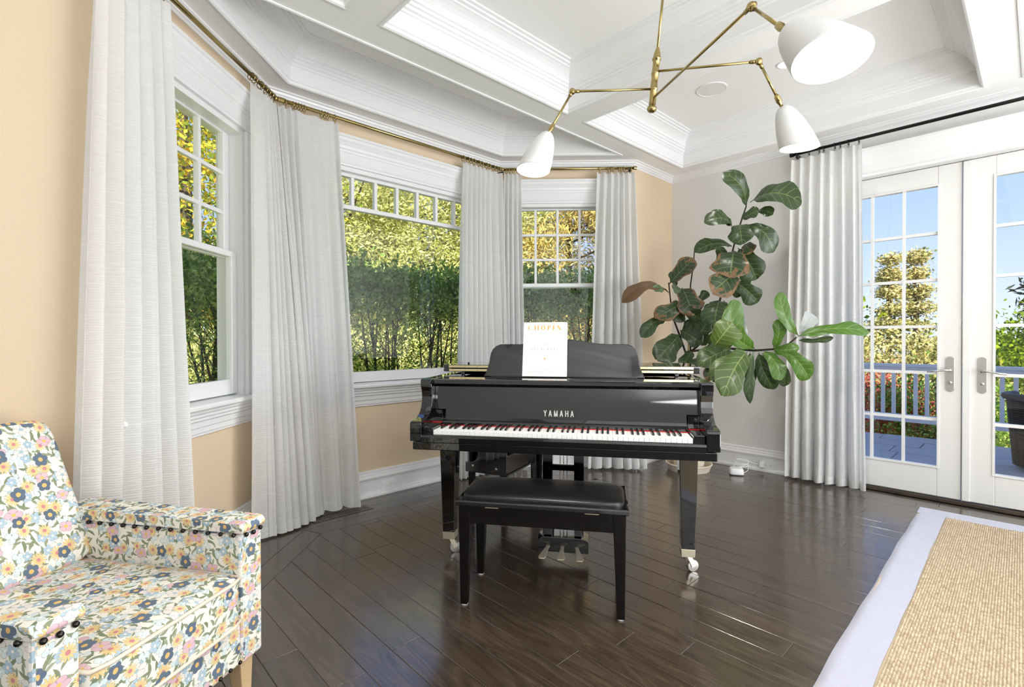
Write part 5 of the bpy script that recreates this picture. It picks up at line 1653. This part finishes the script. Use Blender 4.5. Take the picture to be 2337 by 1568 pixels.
# ------------------------------------------------------------------ small things on the floor and baseboards
rt = thing('wifi_router', 'small white rounded square router on the floor by the door wall', 'router', (4.47, 1.84, 0), .5)
m = MB(); m.pillow((.062, .062, .030), 5, 8, lambda a, b, c: (a * (1 - .12 * (c + .03) / .06), b * (1 - .12 * (c + .03) / .06), .0305 + c)); m.build('body', MAT['plastic'], rt, smooth=True, weld=True)
cb = thing('power_cable', 'thin white power cable coiled between router and wall plug', 'cable', (4.58, 1.86, 0))
pts = []
for k in range(66):
    t_ = k / 65; a_ = t_ * 4.2 * 2 * PI
    pts.append((4.585 + .055 * math.cos(a_) * (1 + .3 * math.sin(a_ * .37)), 1.845 + .06 * math.sin(a_), .006 + .05 * abs(math.sin(a_ * .31)) * (1 + t_)))
pts = [(4.515, 1.865, .022)] + pts + [(4.62, 1.80, .10), (4.66, 1.76, .075), (4.69, 1.72, .07), (4.703, 1.715, .068)]
m = MB(); m.tube(smooth_open([(p[0], p[1]) for p in pts], 1) and pts, .0024, 6); m.build('cord', MAT['plastic'], cb, w=True, smooth=True)
pg = thing('power_plug', 'white plug-in power adapter in the outlet on the right baseboard', 'plug', (4.70, 1.706, .07))
m = MB(); m.box((-.022, -.018, -.024), (.03, .018, .024)); m.build('body', MAT['plastic'], pg, bevel=.005)


def outlet(F, s, z, label):
    d0 = .0205
    c = F(s, d0, z); o = thing('wall_outlet', label, 'outlet', c)
    m = MB(); m.box((s - .058, d0, z - .036), (s + .058, d0 + .005, z + .036), F); pl_ = m.build('cover_plate', MAT['plastic'], o, w=True, bevel=.002)
    for ds in (-.021, .021):
        m = MB(); m.box((s + ds - .0165, d0 + .005, z - .0135), (s + ds + .0165, d0 + .0075, z + .0135), F); so = m.build('socket', MAT['plastic'], o, w=True, bevel=.003)
        m = MB()
        for q in (-.006, .006): m.box((s + ds - .004, d0 + .0075, z + q - .0012), (s + ds + .003, d0 + .0079, z + q + .0012), F)
        m.box((s + ds + .007, d0 + .0075, z - .0018), (s + ds + .0105, d0 + .0079, z + .0018), F); m.build('slot', MAT['darkslot'], so, w=True)
    for ds in (-.048, .048):
        m = MB(); m.lathe([(.0028, 0), (.002, .001)], 8, F(s + ds, d0 + .005, z), F.n + (0,), cap1=True); m.build('screw', MAT['nickel'], o, w=True)
    return o


outlet(FW2, 1.965, .068, 'white double outlet on the baseboard under the picture window')
outlet(FD, 1.665, .066, 'white outlet with a plugged adapter on the right baseboard')
vent = thing('floor_vent', 'dark wooden floor vent with slots below the picture window curtain', 'vent', (1.50, 3.30, 0))
m = MB()
for p in ((-.21, .21, .042, .052), (-.21, .21, -.052, -.042), (-.21, -.195, -.042, .042), (.195, .21, -.042, .042), (-.195, .195, -.004, .004)):
    m.box((p[0], p[2], .0), (p[1], p[3], .004))
m.build('frame', MAT['floor'], vent)
for r_ in (-.023, .023):
    for i in range(24):
        x = -.187 + i * .0163
        m = MB(); m.box((x - .004, r_ - .019, .0), (x + .004, r_ + .019, .0036)); m.build('slat', MAT['floor'], vent)
m = MB(); m.box((-.2, -.045, .0004), (.2, .045, .0012)); m.build('opening', MAT['darkslot'], vent)

# ------------------------------------------------------------------ outside: unseen upper block added over the house to shade deck and hedge
m = MB(); m.box((XW - .3, YS - .3, ZTOP + .04), (XD + .2, YM + .16, 5.6)); up = struct(m.build('shade_block', MAT['siding']), 'upper storey block added above the room to shade the deck and hedge')
m = MB(); m.prism([(XL - .3, YM + .16), (XR + .3, YM + .16), (XB1 + .1, YB + .25), (XB0 - .1, YB + .25)], lambda x, y, z: (x, y, z), ZTOP + .04, 3.6); m.build('bay_roof', MAT['siding'], up)

# ---- ground and deck
g = MB(); n = 40
gv = []


def gz(x, y):
    z = -.35
    if x > 9: z -= (min(x, 22) - 9) * .12
    return z


xs = np.linspace(-14, 40, 37); ys = np.linspace(-16, 40, 37)
V = [(x, y, gz(x, y)) for x in xs for y in ys]
g.add(V, [(i * 37 + j, (i + 1) * 37 + j, (i + 1) * 37 + j + 1, i * 37 + j + 1) for i in range(36) for j in range(36)])
lawn = struct(g.build('ground', MAT['grass']), 'sunlit lawn beyond the windows')
deck = sempty('deck', 'bluestone paved terrace outside the glazed doors', (5, 0, 0))
m = MB(); m.box((4.93, -4.5, -.34), (8.25, 3.2, -.105)); m.build('deck_base', MAT['joint'], deck, w=True)
rd = random.Random(5); y = -4.4
tm = {}
row = 0
x = 4.95
while x < 8.1:
    dx = .41; y = -4.4 - rd.uniform(0, .5)
    while y < 3.1:
        ln = rd.choice((.46, .61, .76)); y1 = min(y + ln, 3.15)
        ya = max(y, -4.4)
        if y1 - ya > .06:
            m = MB(); m.box((x + .006, ya + .006, -.106), (min(x + dx, 8.22) - .006, y1 - .006, -.08 + rd.uniform(-.002, .002))); m.build('paver', MAT['slate'], deck, w=True)
        y = y1
    x += dx
rl = thing('deck_railing', 'white painted balustrade along the far edge of the terrace', 'railing', (8.05, 0, -.08))
m = MB(); m.box((7.99, -4.4, .835), (8.11, 3.1, .872)); m.box((8.02, -4.4, .78), (8.08, 3.1, .835)); m.build('top_rail', MAT['rail'], rl, w=True, bevel=.004)
m = MB(); m.box((8.02, -4.4, .13), (8.08, 3.1, .225)); m.build('bottom_rail', MAT['rail'], rl, w=True, bevel=.004)
bm_ = None
for i in range(66):
    yy = -4.3 + i * .112
    if bm_ is None:
        m = MB(); m.box((-.02, -.02, .305), (.02, .02, .862)); bm_ = m.build('baluster', MAT['rail'], rl); o = bm_
    else: o = bm_.copy(); COL.objects.link(o)
    o.location = (0, yy, 0)
for yy in (-4.35, -2.1, 3.05):
    m = MB(); m.box((7.98, yy - .06, -.08), (8.12, yy + .06, .92)); m.build('post', MAT['rail'], rl, w=True, bevel=.004)
# wicker chair on the terrace
wc = thing('wicker_chair', 'dark wicker tub chair with a pale cushion on the terrace', 'chair', (6.95, -.13, -.08), .2)
m = MB()
for k in range(30):
    z = .06 + k * .0215; R_ = .30 + .05 * (k / 29)
    path = [(R_ * math.cos(a), R_ * math.sin(a), z) for a in np.linspace(.75, 2 * PI - .75, 22)]
    m.tube(path, .012, 6)
b = m.build('wicker_body', MAT['wicker'], wc); b['kind'] = 'stuff'
m = MB(); m.tube([(.36 * math.cos(a), .36 * math.sin(a), .715) for a in np.linspace(.75, 2 * PI - .75, 24)], .035, 8); m.build('arm_roll', MAT['wicker'], wc, smooth=True)
m = MB(); m.pillow((.27, .26, .06), 5, 8, lambda a, b_, c: (a, b_, .42 + c)); m.build('seat_cushion', MAT['cushion'], wc, smooth=True, weld=True)
m = MB(); m.pillow((.06, .24, .20), 4, 8, lambda a, b_, c: (a - .22 - c * .2, b_, .70 + c)); m.build('back_cushion', MAT['cushion'], wc, smooth=True, weld=True)
for a in (.9, 2.3, -2.3, -.9):
    m = MB(); m.tube([(.29 * math.cos(a), .29 * math.sin(a), 0), (.29 * math.cos(a), .29 * math.sin(a), .12)], .018, 8); m.build('leg', MAT['wicker'], wc)


def scatter(n, centres, spread, size, aspect=2.0, droop=0.0, seed=0, flat=0.0):
    """leaf cards: n quads gaussian-scattered round random cluster centres"""
    rng = np.random.default_rng(seed)
    C_ = np.asarray(centres); idx = rng.integers(0, len(C_), n)
    P = C_[idx] + rng.normal(0, 1, (n, 3)) * np.asarray(spread)
    a = rng.normal(0, 1, (n, 3)); a[:, 2] = a[:, 2] * (1 - flat) - droop; a /= np.linalg.norm(a, axis=1)[:, None]
    b = rng.normal(0, 1, (n, 3)); b -= a * (a * b).sum(1)[:, None]; b /= np.linalg.norm(b, axis=1)[:, None]
    s = size * rng.uniform(.6, 1.3, n)[:, None]
    A = a * s * aspect / 2; B = b * s / 2
    V = np.stack([P - A, P + B * .9, P + A, P - B * .9], 1).reshape(-1, 3)
    F = np.arange(4 * n).reshape(-1, 4)
    return V, F


def crown_pts(n, base, h0, h1, rad, shape, seed):
    rng = np.random.default_rng(seed); out = []
    for _ in range(n):
        t_ = rng.uniform(0, 1)
        if shape == 'cone':
            t_ = round(t_ * 11) / 11 + rng.uniform(-.02, .02); t_ = min(max(t_, 0), 1); r_ = rad * (1 - t_) ** 1.1 * rng.uniform(.45, 1.3) + .02
        elif shape == 'round': r_ = rad * math.sqrt(max(.05, 1 - (2 * t_ - 1) ** 2))
        else: r_ = rad * (.75 + .25 * math.sin(PI * t_))
        a_ = rng.uniform(0, 2 * PI); q = r_ * rng.uniform(.45, 1) ** .5
        out.append((base[0] + q * math.cos(a_), base[1] + q * math.sin(a_), h0 + (h1 - h0) * t_))
    return out


def tree(name, label, base, h0, h1, rad, shape, mat, n, size, seed, ncl=150, spread=.28, aspect=2.0, droop=0.0, group=None, trunk=.12, flat=0.0, branches=14, cat='tree'):
    t_ = thing(name, label, cat, (base[0], base[1], gz(*base)), group=group)
    cp = crown_pts(ncl, base, h0, h1, rad, shape, seed)
    V, F = scatter(n, cp, (spread, spread, spread * .7), size, aspect, droop, seed + 1, flat)
    V = V - np.array([base[0], base[1], gz(*base)])
    V[:, 2] = np.maximum(V[:, 2], .02)
    raw_mesh('foliage', V, F, MAT[mat], t_, kind='stuff')
    m = MB(); z0 = gz(*base) - .1
    m.tube([(base[0], base[1], z0), (base[0] + .05, base[1], (z0 + h1) / 2), (base[0], base[1] + .05, h1 * .93)], [trunk, trunk * .7, trunk * .15], 8)
    rng = random.Random(seed)
    for q in rng.sample(cp, min(branches, len(cp))):
        zz = max(z0 + .3, q[2] - rng.uniform(.2, .8)); m.tube([(base[0], base[1], zz), q], [trunk * .3, trunk * .08], 5, False)
    m.build('trunk', MAT['trunk'], t_, w=True)
    return t_


# ---- hedge of multi-stemmed shrubs round the bay
HEDGE = [(-.35, 5.35), (.55, 5.75), (1.45, 6.0), (2.35, 6.15), (3.2, 6.15), (4.05, 6.0), (4.85, 5.65), (5.55, 5.15), (6.15, 4.55)]
HL = ['dark green hedge shrub beyond the left edge of the left bay window', 'dark green hedge shrub seen low through the left bay window', 'dark green hedge shrub between the left and middle bay windows',
      'leafy hedge shrub with many stems at the left of the picture window', 'leafy hedge shrub with thick dark stems in the middle of the picture window', 'leafy hedge shrub at the right of the picture window',
      'hedge shrub behind the curtains at the right bay corner', 'dark hedge shrub low behind the twelve-pane window', 'hedge shrub at the right end of the row behind the twelve-pane window']
for i, (bx0, by0) in enumerate(HEDGE):
    hs = thing('hedge_shrub', HL[i], 'shrub', (bx0, by0, gz(bx0, by0)), group='hedge shrubs outside the bay windows')
    rg = random.Random(40 + i); z0 = gz(bx0, by0); tops = []
    for k in range(11):
        a_ = rg.uniform(0, 2 * PI); q = rg.uniform(.1, .58); ht = rg.uniform(1.75, 2.25)
        e_ = (bx0 + q * math.cos(a_) * 1.1, by0 + q * math.sin(a_) * .8, ht)
        mid = (bx0 + q * .62 * math.cos(a_) + rg.uniform(-.12, .12), by0 + q * .55 * math.sin(a_) + rg.uniform(-.12, .12), z0 + (ht - z0) * .45)
        m = MB(); m.tube([(bx0 + rg.uniform(-.10, .10), by0 + rg.uniform(-.08, .08), z0 - .03), mid, e_], [rg.uniform(.016, .034), .014, .004], 6, False)
        for _ in range(11):
            f_ = rg.uniform(.0, .95); p_ = Vector(mid).lerp(Vector(e_), f_)
            m.tube([p_, p_ + Vector((rg.uniform(-.34, .34), rg.uniform(-.3, .3), rg.uniform(.1, .5)))], [.006, .002], 4, False)
        m.build('stem', MAT['stemdark'], hs, w=True)
        for f_ in (.76, .84, .92, 1.0):
            p_ = Vector(mid).lerp(Vector(e_), f_); tops.append((p_.x, p_.y, p_.z))
    hi_ = [(bx0 + rg.uniform(-.55, .55), by0 + rg.uniform(-.42, .42), rg.uniform(1.68, 2.14)) for _ in range(75)]
    lo_ = [(bx0 + rg.uniform(-.55, .55), by0 + rg.uniform(-.4, .4), z0 + .4 + (1.75 - z0 - .4) * rg.random() ** .7) for _ in range(70)]
    V1, F1 = scatter(4300, tops + hi_, (.12, .12, .09), .036, 1.9, 0, 60 + i)
    V2, F2 = scatter(2600, lo_, (.16, .14, .16), .026, 1.9, 0, 90 + i)
    Vh = np.concatenate([V1, V2]) - np.array([bx0, by0, z0]); Fh = np.concatenate([F1, F2 + len(V1)])
    raw_mesh('foliage', Vh, Fh, MAT['hedgeleaf'], hs, kind='stuff')

# ---- trees beyond
TG = 'sunlit trees beyond the hedge'
tree('hemlock_tree', 'tall yellow-green hemlock left in the picture window, sky through its top', (5.3, 11.2), .2, 4.9, 1.9, 'col', 'hemlock', 24000, .052, 1, 120, .30, 2.2, .35, TG, flat=.5)
tree('hemlock_tree', 'dense yellow-green hemlock in the middle of the picture window', (7.2, 11.0), .1, 5.6, 1.9, 'col', 'hemlock', 46000, .052, 2, 190, .30, 2.2, .35, TG, flat=.5)
tree('hemlock_tree', 'dense yellow-green hemlock at the right of the picture window', (9.0, 10.0), .0, 6.6, 1.8, 'col', 'hemlock', 46000, .052, 3, 190, .30, 2.2, .35, TG, flat=.5)
tree('hemlock_tree', 'broad pale hemlock standing far back between the window bays', (6.2, 14.0), .0, 5.2, 2.4, 'col', 'hemlock', 24000, .07, 4, 150, .36, 2.0, .3, TG, flat=.5)
tree('maple_tree', 'orange and yellow autumn maple in the left bay window', (2.0, 11.3), 1.6, 8.2, 2.6, 'round', 'maple', 42000, .07, 5, 150, .40, 1.4, .1, TG, trunk=.16)
tree('maple_tree', 'smaller yellow maple behind the left bay curtain', (-.6, 10.6), 1.2, 6.5, 2.0, 'round', 'maple', 16000, .08, 6, 100, .36, 1.4, .1, TG, trunk=.14)
tree('pine_tree', 'golden pine with sky gaps in the twelve-pane window', (10.3, 8.7), 1.2, 6.6, 1.9, 'round', 'pine', 30000, .04, 7, 110, .26, 5.0, -.2, TG, trunk=.13)
tree('pine_tree', 'golden pine at the right side of the twelve-pane window', (11.6, 6.6), .6, 5.4, 1.5, 'round', 'pine', 16000, .042, 8, 80, .24, 5.0, -.2, TG, trunk=.12)
low = [(4.2, 8.7, 'left of the picture window stems'), (6.1, 8.6, 'behind the middle stems of the picture window'), (7.9, 7.6, 'right behind the hedge by the music desk'), (1.6, 8.8, 'low in the left bay window'), (8.9, 6.2, 'low in the twelve-pane window')]
for i, (a_, b_, w_) in enumerate(low):
    tree('low_shrub', 'sunlit yellow-green bush ' + w_, (a_, b_), -.3, 1.15, 1.05, 'round', 'hemlock', 14000, .045, 20 + i, 90, .22, 1.8, 0, 'sunlit bushes behind the hedge', trunk=.05, cat='shrub')
# beyond the terrace
TT = 'trees beyond the terrace railing'
tree('golden_conifer', 'golden conifer with a pointed top left in the glazed door', (13.6, 2.27), -1.2, 2.95, 1.0, 'cone', 'larch', 15000, .045, 31, 110, .10, 1.6, 0, TT, trunk=.10, flat=.5)
tree('golden_conifer', 'golden conifer with a narrow top right in the glazed door', (13.9, 1.84), -1.2, 2.98, .9, 'cone', 'larch', 14000, .045, 32, 100, .10, 1.6, 0, TT, trunk=.10, flat=.5)
tree('broad_tree', 'low golden bush filling the gap below the two conifers', (12.4, 2.0), -1.0, 1.15, 1.5, 'round', 'larch', 20000, .05, 33, 100, .26, 1.6, 0, TT, trunk=.10)
tree('broad_tree', 'bright green tree seen in the right glazed door', (13.6, -.7), -1.2, 1.75, 1.7, 'round', 'greentree', 20000, .055, 34, 110, .28, 1.6, 0, TT, trunk=.12)
tree('dark_pine', 'dark pine sprig rising behind the bright green tree', (14.8, -.30), 1.2, 2.45, .5, 'round', 'darkpine', 1800, .06, 35, 22, .14, 3.5, 0, TT, trunk=.05)
tree('red_shrub', 'red autumn shrub behind the terrace railing', (10.2, 1.95), -.5, .55, .75, 'round', 'redshrub', 9000, .035, 36, 70, .17, 1.5, 0, None, trunk=.05, cat='shrub')
tree('green_shrub', 'dark green shrub behind the railing balusters', (9.9, 1.05), -.5, .62, .8, 'round', 'hedgeleaf', 9000, .035, 37, 70, .18, 1.6, 0, None, trunk=.05, cat='shrub')
for i, (a_, b_) in enumerate(((12.0, 4.2), (17.0, 5.0), (17.5, -2.8), (18.5, 1.2))):
    tree('broad_tree', ('green tree behind the door curtain', 'distant green tree behind the golden conifers', 'distant green tree at the right of the doors', 'distant green tree low behind the conifers')[i], (a_, b_), -1.5, (2.6, 1.6, 1.2, 1.2)[i], 1.8, 'round', 'greentree', 7000, .1, 50 + i, 90, .32, 1.6, 0, TT, trunk=.12)
